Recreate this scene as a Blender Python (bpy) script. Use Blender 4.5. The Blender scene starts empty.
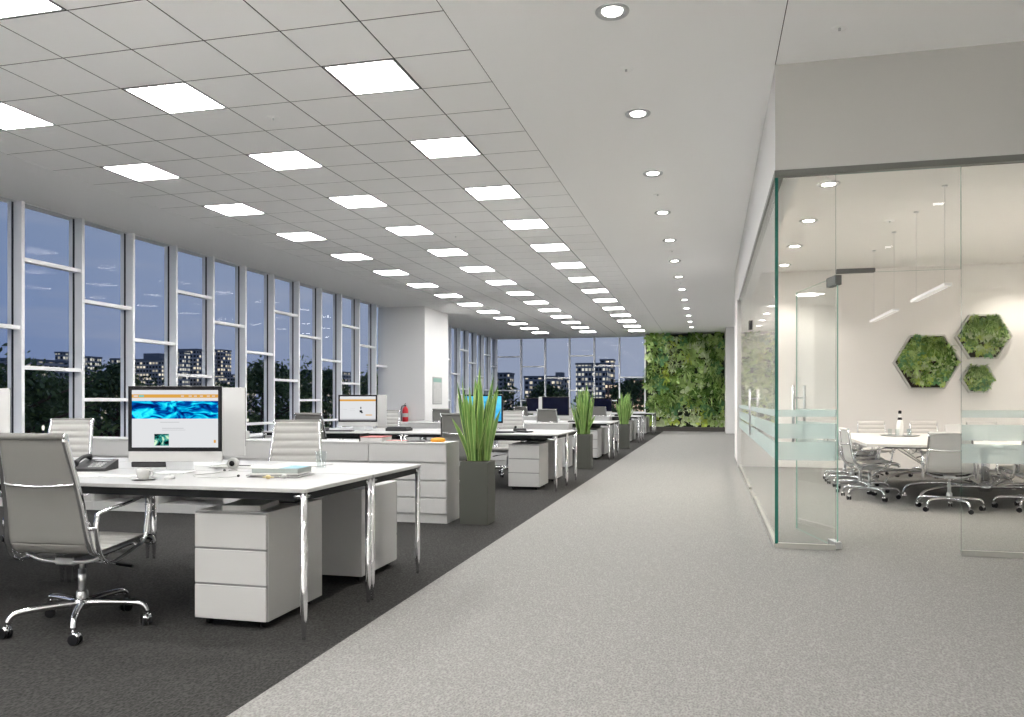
import bpy, math, random
from mathutils import Vector, Matrix, noise
R = math.radians
PI = math.pi
rnd = random.Random(7)
scene = bpy.context.scene
COL = scene.collection

# ------------------------------------------------------------------ mesh builder
class MB:
    def __init__(s):
        s.v = []; s.f = []; s.m = []; s.sm = []
    def quad(s, pts, m=0, smooth=False):
        n = len(s.v); s.v += [tuple(p) for p in pts]
        s.f.append(tuple(range(n, n + len(pts)))); s.m.append(m); s.sm.append(smooth)
    def box(s, x0, x1, y0, y1, z0, z1, m=0, M=None, b=0.0):
        x0, x1 = min(x0, x1), max(x0, x1); y0, y1 = min(y0, y1), max(y0, y1); z0, z1 = min(z0, z1), max(z0, z1)
        n = len(s.v)
        if b <= 0:
            p = [(x0,y0,z0),(x1,y0,z0),(x1,y1,z0),(x0,y1,z0),(x0,y0,z1),(x1,y0,z1),(x1,y1,z1),(x0,y1,z1)]
            fs = [(0,3,2,1),(4,5,6,7),(0,1,5,4),(1,2,6,5),(2,3,7,6),(3,0,4,7)]
        else:                                   # chamfered box
            p = []; idx = {}
            for i in (0,1):
                for j in (0,1):
                    for k in (0,1):
                        X = (x0,x1)[i]; Y = (y0,y1)[j]; Z = (z0,z1)[k]
                        sx = (1,-1)[i]*b; sy = (1,-1)[j]*b; sz = (1,-1)[k]*b
                        idx[i,j,k,'x'] = len(p); p.append((X, Y+sy, Z+sz))
                        idx[i,j,k,'y'] = len(p); p.append((X+sx, Y, Z+sz))
                        idx[i,j,k,'z'] = len(p); p.append((X+sx, Y+sy, Z))
            g = lambda i,j,k,a: idx[i,j,k,a]
            fs = [(g(0,0,0,'x'),g(0,0,1,'x'),g(0,1,1,'x'),g(0,1,0,'x')), (g(1,0,0,'x'),g(1,1,0,'x'),g(1,1,1,'x'),g(1,0,1,'x')),
                  (g(0,0,0,'y'),g(1,0,0,'y'),g(1,0,1,'y'),g(0,0,1,'y')), (g(0,1,0,'y'),g(0,1,1,'y'),g(1,1,1,'y'),g(1,1,0,'y')),
                  (g(0,0,0,'z'),g(0,1,0,'z'),g(1,1,0,'z'),g(1,0,0,'z')), (g(0,0,1,'z'),g(1,0,1,'z'),g(1,1,1,'z'),g(0,1,1,'z'))]
            for i in (0,1):
                for j in (0,1):
                    a = (g(i,j,0,'x'),g(i,j,1,'x'),g(i,j,1,'y'),g(i,j,0,'y')); fs.append(a if (i+j)%2 else a[::-1])
                for k in (0,1):
                    a = (g(i,0,k,'x'),g(i,1,k,'x'),g(i,1,k,'z'),g(i,0,k,'z')); fs.append(a if (i+k)%2==0 else a[::-1])
            for j in (0,1):
                for k in (0,1):
                    a = (g(0,j,k,'y'),g(1,j,k,'y'),g(1,j,k,'z'),g(0,j,k,'z')); fs.append(a if (j+k)%2 else a[::-1])
            for i in (0,1):
                for j in (0,1):
                    for k in (0,1):
                        a = (g(i,j,k,'x'),g(i,j,k,'y'),g(i,j,k,'z')); fs.append(a if (i+j+k)%2 else a[::-1])
        if M is not None: p = [tuple(M @ Vector(q)) for q in p]
        s.v += p
        for f in fs: s.f.append(tuple(n+i for i in f)); s.m.append(m); s.sm.append(False)
    def tube(s, path, r, n=10, m=0, closed=False, flat=None, caps=True):
        """round tube (r may be a list) or, with flat=(w,h), a flat bar whose w side follows the X axis"""
        P = [Vector(p) for p in path]; N = len(P); base = len(s.v)
        T = []
        for i in range(N):
            a = P[(i-1) % N] if (closed or i) else P[0]
            b = P[(i+1) % N] if (closed or i < N-1) else P[-1]
            T.append((b-a).normalized())
        ref = Vector((1,0,0)) if flat else (Vector((0,0,1)) if abs(T[0].z) < .9 else Vector((1,0,0)))
        for i in range(N):
            t = T[i]
            if flat:
                u = ref - t*ref.dot(t)
                u = u.normalized() if u.length > 1e-4 else Vector((0,1,0))
            else:
                if i == 0: u = (ref - t*ref.dot(t)).normalized()
                else:
                    u = prev - t*prev.dot(t); u.normalize()
            prev = u
            w = t.cross(u)
            rr = r[i] if isinstance(r, (list, tuple)) else r
            for k in range(n):
                a = 2*PI*k/n
                if flat:
                    c, d = math.cos(a), math.sin(a)
                    q = 1.0/max(abs(c)**4 + abs(d)**4, 1e-9)**.25
                    s.v.append(tuple(P[i] + u*(c*q*flat[0]/2) + w*(d*q*flat[1]/2)))
                else:
                    s.v.append(tuple(P[i] + u*(math.cos(a)*rr) + w*(math.sin(a)*rr)))
        for i in range(N if closed else N-1):
            j = (i+1) % N
            for k in range(n):
                l = (k+1) % n
                s.f.append((base+i*n+k, base+i*n+l, base+j*n+l, base+j*n+k)); s.m.append(m); s.sm.append(True)
        if caps and not closed:
            s.f.append(tuple(base+k for k in range(n))[::-1]); s.m.append(m); s.sm.append(False)
            s.f.append(tuple(base+(N-1)*n+k for k in range(n))); s.m.append(m); s.sm.append(False)
    def lathe(s, prof, cx=0, cy=0, cz=0, n=20, m=0, M=None, smooth=True):
        base = len(s.v)
        for (r, z) in prof:
            for k in range(n):
                a = 2*PI*k/n
                p = Vector((cx+r*math.cos(a), cy+r*math.sin(a), cz+z))
                s.v.append(tuple(M @ p) if M is not None else tuple(p))
        for i in range(len(prof)-1):
            for k in range(n):
                l = (k+1) % n
                s.f.append((base+i*n+k, base+i*n+l, base+(i+1)*n+l, base+(i+1)*n+k)); s.m.append(m); s.sm.append(smooth)
        s.f.append(tuple(base+k for k in range(n))[::-1]); s.m.append(m); s.sm.append(False)
        s.f.append(tuple(base+(len(prof)-1)*n+k for k in range(n))); s.m.append(m); s.sm.append(False)
    def prism(s, poly, z0, z1, m=0, M=None):
        n = len(s.v); k = len(poly)
        p = [(x,y,z0) for x,y in poly] + [(x,y,z1) for x,y in poly]
        if M is not None: p = [tuple(M @ Vector(q)) for q in p]
        s.v += p
        s.f.append(tuple(n+i for i in range(k))[::-1]); s.m.append(m); s.sm.append(False)
        s.f.append(tuple(n+k+i for i in range(k))); s.m.append(m); s.sm.append(False)
        for i in range(k):
            j = (i+1) % k
            s.f.append((n+i, n+j, n+k+j, n+k+i)); s.m.append(m); s.sm.append(False)
    def build(s, name, mats, parent=None):
        me = bpy.data.meshes.new(name)
        me.from_pydata(s.v, [], s.f)
        if not isinstance(mats, (list, tuple)): mats = [mats]
        for m in mats: me.materials.append(m)
        me.polygons.foreach_set('material_index', s.m)
        me.polygons.foreach_set('use_smooth', s.sm)
        me.update()
        o = bpy.data.objects.new(name, me); COL.objects.link(o)
        if parent is not None: o.parent = parent
        return o

def tag(o, label=None, cat=None, group=None, kind=None):
    if label: o['label'] = label
    if cat: o['category'] = cat
    if group: o['group'] = group
    if kind: o['kind'] = kind
    return o
def thing(name, label, cat, loc=(0,0,0), rz=0, group=None):
    o = bpy.data.objects.new(name, None); COL.objects.link(o)
    o.empty_display_size = .1
    o.location = loc; o.rotation_euler = (0,0,rz)
    return tag(o, label, cat, group)
def copy_tree(o, parent=None):
    c = o.copy(); COL.objects.link(c)
    if parent is not None: c.parent = parent
    for ch in [x for x in bpy.data.objects if x.parent == o]: copy_tree(ch, c)
    return c
def dup(o, loc, rz, label, group=None):
    c = copy_tree(o); c.location = loc; c.rotation_euler = (0,0,rz); c['label'] = label
    if group: c['group'] = group
    return c
def struct(name, mb, mats, parent=None):
    o = mb.build(name, mats, parent)
    if parent is None: o['kind'] = 'structure'
    return o

# ------------------------------------------------------------------ materials
def nm(name):
    m = bpy.data.materials.new(name); m.use_nodes = True
    nt = m.node_tree; nt.nodes.clear()
    out = nt.nodes.new('ShaderNodeOutputMaterial')
    return m, nt, out
def pbr(name, col, rough=.5, metal=0.0, spec=.5, coat=0.0, noise_amt=0.0, noise_scale=20, bump=0.0, bump_scale=80, sheen=0.0):
    m, nt, out = nm(name)
    b = nt.nodes.new('ShaderNodeBsdfPrincipled')
    b.inputs['Base Color'].default_value = (*col, 1); b.inputs['Roughness'].default_value = rough
    b.inputs['Metallic'].default_value = metal; b.inputs['Specular IOR Level'].default_value = spec
    b.inputs['Coat Weight'].default_value = coat; b.inputs['Sheen Weight'].default_value = sheen
    nt.links.new(b.outputs[0], out.inputs[0])
    tc = nt.nodes.new('ShaderNodeTexCoord')
    if noise_amt > 0:
        n = nt.nodes.new('ShaderNodeTexNoise'); n.inputs['Scale'].default_value = noise_scale; n.inputs['Detail'].default_value = 4
        nt.links.new(tc.outputs['Object'], n.inputs['Vector'])
        r = nt.nodes.new('ShaderNodeMix'); r.data_type = 'RGBA'
        r.inputs['A'].default_value = (*[c*(1-noise_amt) for c in col], 1); r.inputs['B'].default_value = (*[min(1, c*(1+noise_amt)) for c in col], 1)
        nt.links.new(n.outputs['Fac'], r.inputs['Factor']); nt.links.new(r.outputs['Result'], b.inputs['Base Color'])
    if bump > 0:
        n = nt.nodes.new('ShaderNodeTexNoise'); n.inputs['Scale'].default_value = bump_scale; n.inputs['Detail'].default_value = 3
        nt.links.new(tc.outputs['Object'], n.inputs['Vector'])
        bp = nt.nodes.new('ShaderNodeBump'); bp.inputs['Strength'].default_value = bump; bp.inputs['Distance'].default_value = .002
        nt.links.new(n.outputs['Fac'], bp.inputs['Height']); nt.links.new(bp.outputs[0], b.inputs['Normal'])
    return m
def emit(name, col, strength):
    m, nt, out = nm(name)
    e = nt.nodes.new('ShaderNodeEmission'); e.inputs[0].default_value = (*col, 1); e.inputs[1].default_value = strength
    nt.links.new(e.outputs[0], out.inputs[0]); return m
def glass(name, tint=(.95,.97,.96), ior=1.35, gloss=(1,1,1), graze=.55):
    m, nt, out = nm(name)
    t = nt.nodes.new('ShaderNodeBsdfTransparent'); t.inputs[0].default_value = (*tint, 1)
    g = nt.nodes.new('ShaderNodeBsdfGlossy'); g.inputs['Roughness'].default_value = .02; g.inputs[0].default_value = (*gloss, 1)
    ge = nt.nodes.new('ShaderNodeNewGeometry'); dp = nt.nodes.new('ShaderNodeVectorMath'); dp.operation = 'DOT_PRODUCT'
    nt.links.new(ge.outputs['Normal'], dp.inputs[0]); nt.links.new(ge.outputs['Incoming'], dp.inputs[1])
    def mt(op, a, b):
        n = nt.nodes.new('ShaderNodeMath'); n.operation = op
        for i, v in enumerate((a, b)):
            if isinstance(v, (int, float)): n.inputs[i].default_value = v
            elif v is not None: nt.links.new(v, n.inputs[i])
        return n.outputs[0]
    c = mt('POWER', mt('SUBTRACT', 1.0, mt('ABSOLUTE', dp.outputs['Value'], None)), 5.0)
    r0 = ((ior-1)/(ior+1))**2
    f = nt.nodes.new('ShaderNodeMath'); f.operation = 'MULTIPLY_ADD'; nt.links.new(c, f.inputs[0]); f.inputs[1].default_value = (1-r0)*graze; f.inputs[2].default_value = r0
    mx = nt.nodes.new('ShaderNodeMixShader')
    nt.links.new(f.outputs[0], mx.inputs[0]); nt.links.new(t.outputs[0], mx.inputs[1]); nt.links.new(g.outputs[0], mx.inputs[2])
    nt.links.new(mx.outputs[0], out.inputs[0]); return m
def carpet(name, ca, cb, sc):
    m, nt, out = nm(name)
    b = nt.nodes.new('ShaderNodeBsdfPrincipled'); b.inputs['Roughness'].default_value = .95; b.inputs['Specular IOR Level'].default_value = .15
    tc = nt.nodes.new('ShaderNodeTexCoord'); mp = nt.nodes.new('ShaderNodeMapping'); mp.inputs['Scale'].default_value = (1, .55, 1)
    mp.inputs['Rotation'].default_value = (0, 0, .35)
    nt.links.new(tc.outputs['Object'], mp.inputs[0])
    n = nt.nodes.new('ShaderNodeTexNoise'); n.inputs['Scale'].default_value = sc; n.inputs['Detail'].default_value = 3; n.inputs['Roughness'].default_value = .65
    v = nt.nodes.new('ShaderNodeTexVoronoi'); v.inputs['Scale'].default_value = sc*.9
    nt.links.new(mp.outputs[0], n.inputs['Vector']); nt.links.new(mp.outputs[0], v.inputs['Vector'])
    ad = nt.nodes.new('ShaderNodeMath'); ad.operation = 'MULTIPLY_ADD'; ad.inputs[1].default_value = .55; ad.inputs[2].default_value = .0
    nt.links.new(v.outputs['Distance'], ad.inputs[0])
    a2 = nt.nodes.new('ShaderNodeMath'); a2.operation = 'ADD'
    nt.links.new(ad.outputs[0], a2.inputs[0]); nt.links.new(n.outputs['Fac'], a2.inputs[1])
    cr = nt.nodes.new('ShaderNodeValToRGB'); cr.color_ramp.elements[0].position = .42; cr.color_ramp.elements[1].position = 1.0
    cr.color_ramp.elements[0].color = (*ca, 1); cr.color_ramp.elements[1].color = (*cb, 1)
    nt.links.new(a2.outputs[0], cr.inputs[0]); nt.links.new(cr.outputs[0], b.inputs['Base Color'])
    bp = nt.nodes.new('ShaderNodeBump'); bp.inputs['Strength'].default_value = .5; bp.inputs['Distance'].default_value = .004
    nt.links.new(a2.outputs[0], bp.inputs['Height']); nt.links.new(bp.outputs[0], b.inputs['Normal'])
    nt.links.new(b.outputs[0], out.inputs[0]); return m
def leafmat(name, col):
    m, nt, out = nm(name)
    b = nt.nodes.new('ShaderNodeBsdfPrincipled'); b.inputs['Roughness'].default_value = .5; b.inputs['Specular IOR Level'].default_value = .3
    tc = nt.nodes.new('ShaderNodeTexCoord'); n = nt.nodes.new('ShaderNodeTexNoise'); n.inputs['Scale'].default_value = 6
    nt.links.new(tc.outputs['Object'], n.inputs['Vector'])
    r = nt.nodes.new('ShaderNodeMix'); r.data_type = 'RGBA'
    r.inputs['A'].default_value = (*[c*.7 for c in col], 1); r.inputs['B'].default_value = (*[c*1.3 for c in col], 1)
    nt.links.new(n.outputs['Fac'], r.inputs['Factor']); nt.links.new(r.outputs['Result'], b.inputs['Base Color'])
    t = nt.nodes.new('ShaderNodeBsdfTranslucent'); nt.links.new(r.outputs['Result'], t.inputs[0])
    mx = nt.nodes.new('ShaderNodeMixShader'); mx.inputs[0].default_value = .2
    nt.links.new(b.outputs[0], mx.inputs[1]); nt.links.new(t.outputs[0], mx.inputs[2]); nt.links.new(mx.outputs[0], out.inputs[0])
    return m

M_ceil = pbr('white plaster', (.965,.965,.962), .9, spec=.1)
M_tile = pbr('ceiling tile', (.965,.965,.962), .92, spec=.1, noise_amt=.012, noise_scale=200)
M_gap = pbr('shadow gap', (.07,.07,.07), .9)
M_wall = pbr('wall paint', (.76,.757,.75), .85, spec=.15)
M_wallw = pbr('warm wall paint', (.78,.765,.745), .85, spec=.15)
M_light_carpet = carpet('light carpet', (.130,.128,.123), (.260,.256,.247), 130)
M_dark_carpet = carpet('dark carpet', (.007,.007,.0068), (.049,.048,.046), 110)
M_white = pbr('white metal sheet', (.485,.485,.48), .38, spec=.4)
M_top = pbr('white laminate', (.405,.405,.402), .3, spec=.5)
M_inner = pbr('cabinet inside grey', (.36,.36,.355), .6)
M_chrome = pbr('chrome', (.80,.80,.82), .09, metal=1)
M_steel = pbr('satin steel', (.55,.56,.57), .3, metal=1)
M_alu = pbr('aluminium frame', (.78,.79,.80), .4, metal=.25)
M_frame = pbr('window frame', (.80,.81,.83), .45, metal=.0)
M_gasket = pbr('black gasket', (.02,.02,.022), .6)
M_black = pbr('black plastic', (.014,.014,.016), .4, spec=.12)
M_dkgrey = pbr('dark grey plastic', (.045,.045,.047), .5, spec=.2)
M_bevel = pbr('black beam', (.012,.013,.014), .5, spec=.12)
M_fabric_shaded = pbr('chair fabric shaded', (.205,.203,.193), .85, spec=.2, bump=.25, bump_scale=500)  # sling back and top roll: shade painted into the chair fabric
M_fabric_lit = pbr('chair fabric lit', (.43,.427,.41), .85, spec=.2, bump=.25, bump_scale=500)  # sling front: the same chair fabric, coloured paler as if lit
M_conf = pbr('off white fabric', (.60,.59,.57), .85, spec=.2, bump=.25, bump_scale=500)
M_planter = pbr('grey green planter', (.072,.075,.064), .6, spec=.25)
M_soil = pbr('soil', (.035,.025,.018), .95)
M_olive = pbr('dark header profile', (.16,.165,.15), .45, metal=.3)
M_patch = pbr('dull grey fitting', (.13,.13,.125), .6, spec=.2)
M_rail = pbr('glass floor rail', (.50,.50,.47), .3, metal=.7)
M_glass = glass('partition glass', (.978,.986,.981), 1.28)
M_window = glass('window glass', (.97,.98,.99), 1.13, graze=.12)
M_gedge = pbr('green glass edge', (.018,.13,.10), .2, spec=.4)
M_gedge_l = pbr('pale green glass edge', (.30,.50,.43), .2, spec=.6)
M_clear = glass('clear drinking glass', (.93,.95,.95), 1.35)
M_red = pbr('red enamel', (.55,.02,.03), .3)
M_redc = pbr('red paper', (.42,.10,.10), .6)
M_orange = pbr('orange pouch', (.75,.33,.03), .5)
M_blue = pbr('blue cover', (.09,.27,.36), .45)
M_paper = pbr('paper', (.52,.52,.51), .7)
M_mag = pbr('magazine pages', (.26,.26,.255), .6, noise_amt=.3, noise_scale=60)
M_magcover = pbr('pale green cover', (.30,.34,.32), .5)
M_candy = pbr('gold wrapper', (.62,.5,.25), .3)
M_poster_g = pbr('poster green', (.25,.42,.36), .6)
M_poster_l = pbr('poster line', (.45,.45,.44), .6)
def frost():
    m, nt, out = nm('frosted film')
    d = nt.nodes.new('ShaderNodeBsdfDiffuse'); d.inputs[0].default_value = (.62,.72,.72,1)
    tl = nt.nodes.new('ShaderNodeBsdfTranslucent'); tl.inputs[0].default_value = (.70,.80,.80,1)
    a = nt.nodes.new('ShaderNodeMixShader'); a.inputs[0].default_value = .5
    nt.links.new(d.outputs[0], a.inputs[1]); nt.links.new(tl.outputs[0], a.inputs[2])
    t = nt.nodes.new('ShaderNodeBsdfTransparent'); t.inputs[0].default_value = (.84,.93,.91,1)
    x = nt.nodes.new('ShaderNodeMixShader'); x.inputs[0].default_value = .52
    nt.links.new(t.outputs[0], x.inputs[1]); nt.links.new(a.outputs[0], x.inputs[2]); nt.links.new(x.outputs[0], out.inputs[0])
    return m
M_frost = frost()
M_led = emit('led diffuser', (1,.985,.965), 24.0)
M_down = emit('downlight lens', (1,.96,.89), 30.0)
M_downw = emit('warm downlight lens', (1,.90,.78), 30.0)
M_leds = emit('pendant led strip', (1,.95,.88), .55)
S_white = emit('screen white', (.84,.85,.87), .68)
S_orange = emit('screen orange', (.80,.42,.08), .68)
S_grey = emit('screen grey', (.5,.5,.52), .6)
S_dark = emit('screen black', (.003,.006,.008), 1)
S_teal = emit('screen teal', (.12,.45,.42), 1)
S_off = pbr('dark display', (.004,.005,.016), .12, spec=.08)
def screen_tex(name, scale, ramp, stretch=(1,1,1), dist=2.0):
    m, nt, out = nm(name)
    tc = nt.nodes.new('ShaderNodeTexCoord'); mp = nt.nodes.new('ShaderNodeMapping'); mp.inputs['Scale'].default_value = stretch
    n = nt.nodes.new('ShaderNodeTexNoise'); n.inputs['Scale'].default_value = scale; n.inputs['Detail'].default_value = 6; n.inputs['Distortion'].default_value = dist
    cr = nt.nodes.new('ShaderNodeValToRGB'); el = cr.color_ramp.elements
    el[0].position, el[0].color = ramp[0][0], (*ramp[0][1], 1); el[1].position, el[1].color = ramp[-1][0], (*ramp[-1][1], 1)
    for p, c in ramp[1:-1]:
        e = el.new(p); e.color = (*c, 1)
    e = nt.nodes.new('ShaderNodeEmission')
    nt.links.new(tc.outputs['Object'], mp.inputs[0]); nt.links.new(mp.outputs[0], n.inputs['Vector']); nt.links.new(n.outputs['Fac'], cr.inputs[0])
    nt.links.new(cr.outputs[0], e.inputs[0]); nt.links.new(e.outputs[0], out.inputs[0]); return m
S_ocean = screen_tex('screen blue banner', 9, [(.36,(.0,.01,.10)), (.45,(.0,.06,.3)), (.52,(.0,.35,.62)), (.60,(.02,.75,.85)), (.72,(.05,.45,.75))], (1,1,2.2), 1.5)
S_sky = screen_tex('screen sky blue', 3, [(.35,(.03,.30,.60)), (.6,(.12,.58,.86))], (1,1,2), 1)
S_blob = screen_tex('screen dark picture', 22, [(.45,(.002,.006,.008)), (.56,(.02,.25,.22)), (.66,(.55,.75,.5))], (1,1,1), 1)

# ------------------------------------------------------------------ camera
F = 796.4
YAW = math.atan(198/F)
cam_d = bpy.data.cameras.new('camera'); cam = bpy.data.objects.new('camera', cam_d); COL.objects.link(cam)
cam.location = (0, 0, 1.17); cam.rotation_euler = (PI/2, 0, YAW)
cam_d.sensor_width = 36; cam_d.lens = F*36/1024; cam_d.shift_y = 42.5/1024
cam_d.clip_end = 1000
scene.camera = cam

H = 3.84
XW = -8.9          # inner face of the window mullions
YF = 33.2          # far window wall
YB = -9.0          # wall behind the camera
XR = 6.5
# ------------------------------------------------------------------ floor and ceiling
m = MB(); m.box(XW-.3, -1.74, -.6, YF+.2, -.1, 0); struct('floor', m, M_dark_carpet)
m = MB(); m.box(XW-.3, XR, YB, -.6, -.1, 0); struct('floor_bounce', m, pbr('pale bounce floor', (.88,.87,.85), .35, noise_amt=.04, noise_scale=3))  # unseen floor behind the camera, added pale to bounce light upward
m = MB(); m.box(-1.74, XR, -.6, YF+.2, -.1, 0); struct('floor_aisle', m, M_light_carpet)
m = MB()                                    # plasterboard around and beyond the tile field
TX0, TX1, TY0 = -7.39, -1.765, -1.7
NTX, NTY = 9, 65
TY0 = 5.80 - 23*.625; TY1 = TY0 + NTY*.625
m.box(XW-.3, TX0, YB, YF+.2, H, H+.1); m.box(TX1, XR, YB, YF+.2, H, H+.1)
m.box(TX0, TX1, YB, TY0, H, H+.1); m.box(TX0, TX1, TY1, YF+.2, H, H+.1)
struct('ceiling', m, M_ceil)
m = MB(); g = .0062
light_rows = [6.11+1.875*k for k in range(-7, 14)]  # rows behind the camera are unseen, added to light camera-facing surfaces
light_cols = (-2.70, -4.57, -6.44)
for i in range(NTX):
    for j in range(NTY):
        cx = TX0+.625*(i+.5); cy = TY0+.625*(j+.5)
        if any(abs(cx-a) < .1 for a in light_cols) and any(abs(cy-b) < .1 for b in light_rows): continue
        m.box(cx-.3125+g, cx+.3125-g, cy-.3125+g, cy+.3125-g, H, H+.0012)
m.box(TX0, TX1, TY0, TY1, H+.0016, H+.1, 1)
struct('ceiling_tile_field', m, [M_tile, M_gap])
m = MB(); m.box(.500, .506, YB, 6.64, H-.0015, H+.004); struct('trim_1', m, M_gap)
# ------------------------------------------------------------------ walls
m = MB(); m.box(XW-.3, XR+.2, YB-.2, YB, 0, H); struct('wall_rear', m, M_wall)
m = MB(); m.box(XR, XR+.2, YB, YF+.2, 0, H); struct('wall_right', m, M_wall)
m = MB(); m.box(XW-.3, XW-.02, YB, 2.45, 0, H); struct('wall_left', m, M_wall)
m = MB(); m.box(XW-.3, XW+.0, 2.45, YF+.2, 0, .45); m.box(XW-.35, XW+.06, 2.45, 21.15, .45, .475)
struct('wall_left_sill', m, M_frame)
m = MB(); m.box(XW-.3, -7.79, 21.15, 23.25, 0, H); struct('wall_left_pier', m, M_wall)
m = MB(); m.box(XW, -2.5, YF-.0, YF+.2, 0, .45); struct('wall_far_sill', m, M_frame)
m = MB(); m.box(-2.5, 4.2, 31.98, YF+.2, 0, H); struct('wall_far', m, M_wall)
m = MB(); m.box(.56, 4.2, 29.7, 31.98, 0, H); struct('wall_far_pier', m, M_wall)
m = MB(); m.box(4.0, 4.2, 17.4, 29.7, 0, H); struct('wall_right_recess', m, M_wall)
# meeting room shell
GT = 2.965                                     # top of the glass
m = MB(); m.box(.503, 5.8, 14.87, 15.05, 0, H); m.box(.503, .75, 15.05, 17.4, 0, H); m.box(.75, 4.2, 17.2, 17.4, 0, H)
struct('wall_meeting_back', m, M_wallw)
m = MB(); m.box(.475, .535, 14.82, 14.868, 0, GT+.02); struct('trim_2', m, M_white)
m = MB(); m.box(5.8, 5.95, 6.88, 15.05, 0, H); struct('wall_meeting_right', m, M_wallw)
m = MB(); m.box(.503, XR, 6.65, 6.88, GT+.035, H); struct('wall_bulkhead', m, pbr('bulkhead front grey', (.52,.515,.495), .85, spec=.15))  # front face greyer than the aisle face
m = MB(); m.box(.503, .71, 6.881, 14.869, GT+.035, H); m.box(.5025, .5029, 6.652, 6.881, GT+.035, H); struct('wall_bulkhead_aisle', m, M_wall)
m = MB(); m.box(.71, 5.8, 6.88, 14.87, 3.46, 3.56); struct('ceiling_meeting', m, M_wallw)
m = MB(); m.box(.498, XR, 6.64, 6.71, GT-.012, GT+.035); m.box(.498, .568, 6.71, 14.85, GT-.012, GT+.035)
struct('trim_header', m, M_olive)

# ------------------------------------------------------------------ windows
LV = {0: (3.07, 1.62), 1: (2.64, 1.19), 2: (2.15, .71)}
PIT = 1.053
def window(n, along, a0, a1, lev, fixed):
    """one bay between a0 and a1; fixed = coordinate of the inner face. along='y' for the side wall"""
    m = MB(); sgn = -1 if along == 'y' else 1
    d0, d1, dg = fixed, fixed+sgn*.13, fixed+sgn*.16
    def bx(p0, p1, q0, q1, z0, z1, mm=0):
        if along == 'y': m.box(q0, q1, p0, p1, z0, z1, mm)
        else: m.box(p0, p1, q0, q1, z0, z1, mm)
    w = .05
    bx(a1-w, a1, d0, d1, .475, H)                         # mullion
    bx(a1-w-.006, a1+.006, d1, dg, .475, H, 1); bx(a1-w, a1, dg, dg+sgn*.07, .475, H)
    bx(a0, a1-w, d0+sgn*.035, d1, .475, .51); bx(a0, a1-w, d0+sgn*.06, d1, H-.008, H)
    for z in LV[lev]:
        bx(a0, a1-w, d0+sgn*.02, d1, z-.026, z+.026)
        bx(a0, a1-w, d1, dg, z-.02, z+.02, 1)
    o = struct('window_%d' % n, m, [M_frame, M_gasket])
    p = MB(); y = dg-sgn*.015
    if along == 'y': p.quad([(y, a0, .48), (y, a1-w, .48), (y, a1-w, H), (y, a0, H)])
    else: p.quad([(a0, y, .48), (a1-w, y, .48), (a1-w, y, H), (a0, y, H)])
    p.build('pane', M_window, o)
n = 0
for k in range(-5, 13):
    n += 1; y1 = 8.77+PIT*k
    window(n, 'y', y1-PIT, y1, (k+2) % 3, XW)
for k in range(7):
    n += 1; y1 = YF-PIT*k
    window(n, 'y', y1-PIT, y1, (1-k) % 3, XW)
for k in range(7):
    n += 1; x1 = XW+PIT*(k+1)
    if k == 6: x1 = min(x1, -1.5)
    window(n, 'x', XW+PIT*k, x1, k % 3, YF)

# ------------------------------------------------------------------ ceiling lights
ORD = ['first','second','third','fourth','fifth','sixth','seventh','eighth','ninth','tenth','eleventh','twelfth','thirteenth','fourteenth','fifteenth','sixteenth','seventeenth','eighteenth','nineteenth','twentieth','twenty-first']
def make_panel():
    t = thing('ceiling_light', '', 'ceiling light')
    m = MB()
    for a in (-1, 1):
        m.box(a*.3, a*.286, -.3, .3, -.004, .0012); m.box(-.286, .286, a*.3, a*.286, -.004, .0012)
    m.build('frame', M_white, t)
    m = MB(); m.box(-.286, .286, -.286, .286, -.001, .0012); m.build('diffuser', M_led, t)
    return t
p0 = make_panel(); first = True
names = ('aisle-side', 'middle', 'window-side')
for ci, cx in enumerate(light_cols):
    for ri, cy in enumerate(light_rows):
        lab = 'square LED panel in the tiled ceiling, %s row, %s light counting towards the green wall' % (names[ci], ORD[ri])
        if first: p0.location = (cx, cy, H); p0['label'] = lab; p0['group'] = 'square ceiling light panels'; first = False
        else: dup(p0, (cx, cy, H), 0, lab, 'square ceiling light panels')
def make_down(mat):
    t = thing('downlight', '', 'downlight')
    m = MB(); m.lathe([(.085,.012),(.115,.012),(.118,.004),(.112,-.006),(.092,-.004),(.066,.010)][::-1], n=28); 
    t2 = m.build('trim_ring', M_steel, t)
    m = MB(); m.lathe([(.067,.0),(.0001,.0),(.0001,.006)], n=24); m.build('lens', mat, t2)
    return t
d0 = make_down(M_down)
def spot(x, y, z, w, col, size=R(110), blend=.8, r=.06):
    l = bpy.data.lights.new('lamp', 'SPOT'); l.energy = w; l.color = col; l.spot_size = size; l.spot_blend = blend; l.shadow_soft_size = r
    o = bpy.data.objects.new('downlight_lamp', l); COL.objects.link(o); o.location = (x, y, z-.02); return o
AX = -.65
for k in range(-6, 13):  # those behind the camera are unseen, added as fill light
    y = 5.46+2.0*k
    lab = 'round recessed downlight over the aisle, %s counting towards the green wall' % ORD[k+6]
    if k == -6: d0.location = (AX, y, H-.007); d0['label'] = lab; d0['group'] = 'downlights over the aisle'
    else: dup(d0, (AX, y, H-.007), 0, lab, 'downlights over the aisle')
    spot(AX, y, H-.02, 115, (1,.965,.92))
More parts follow.
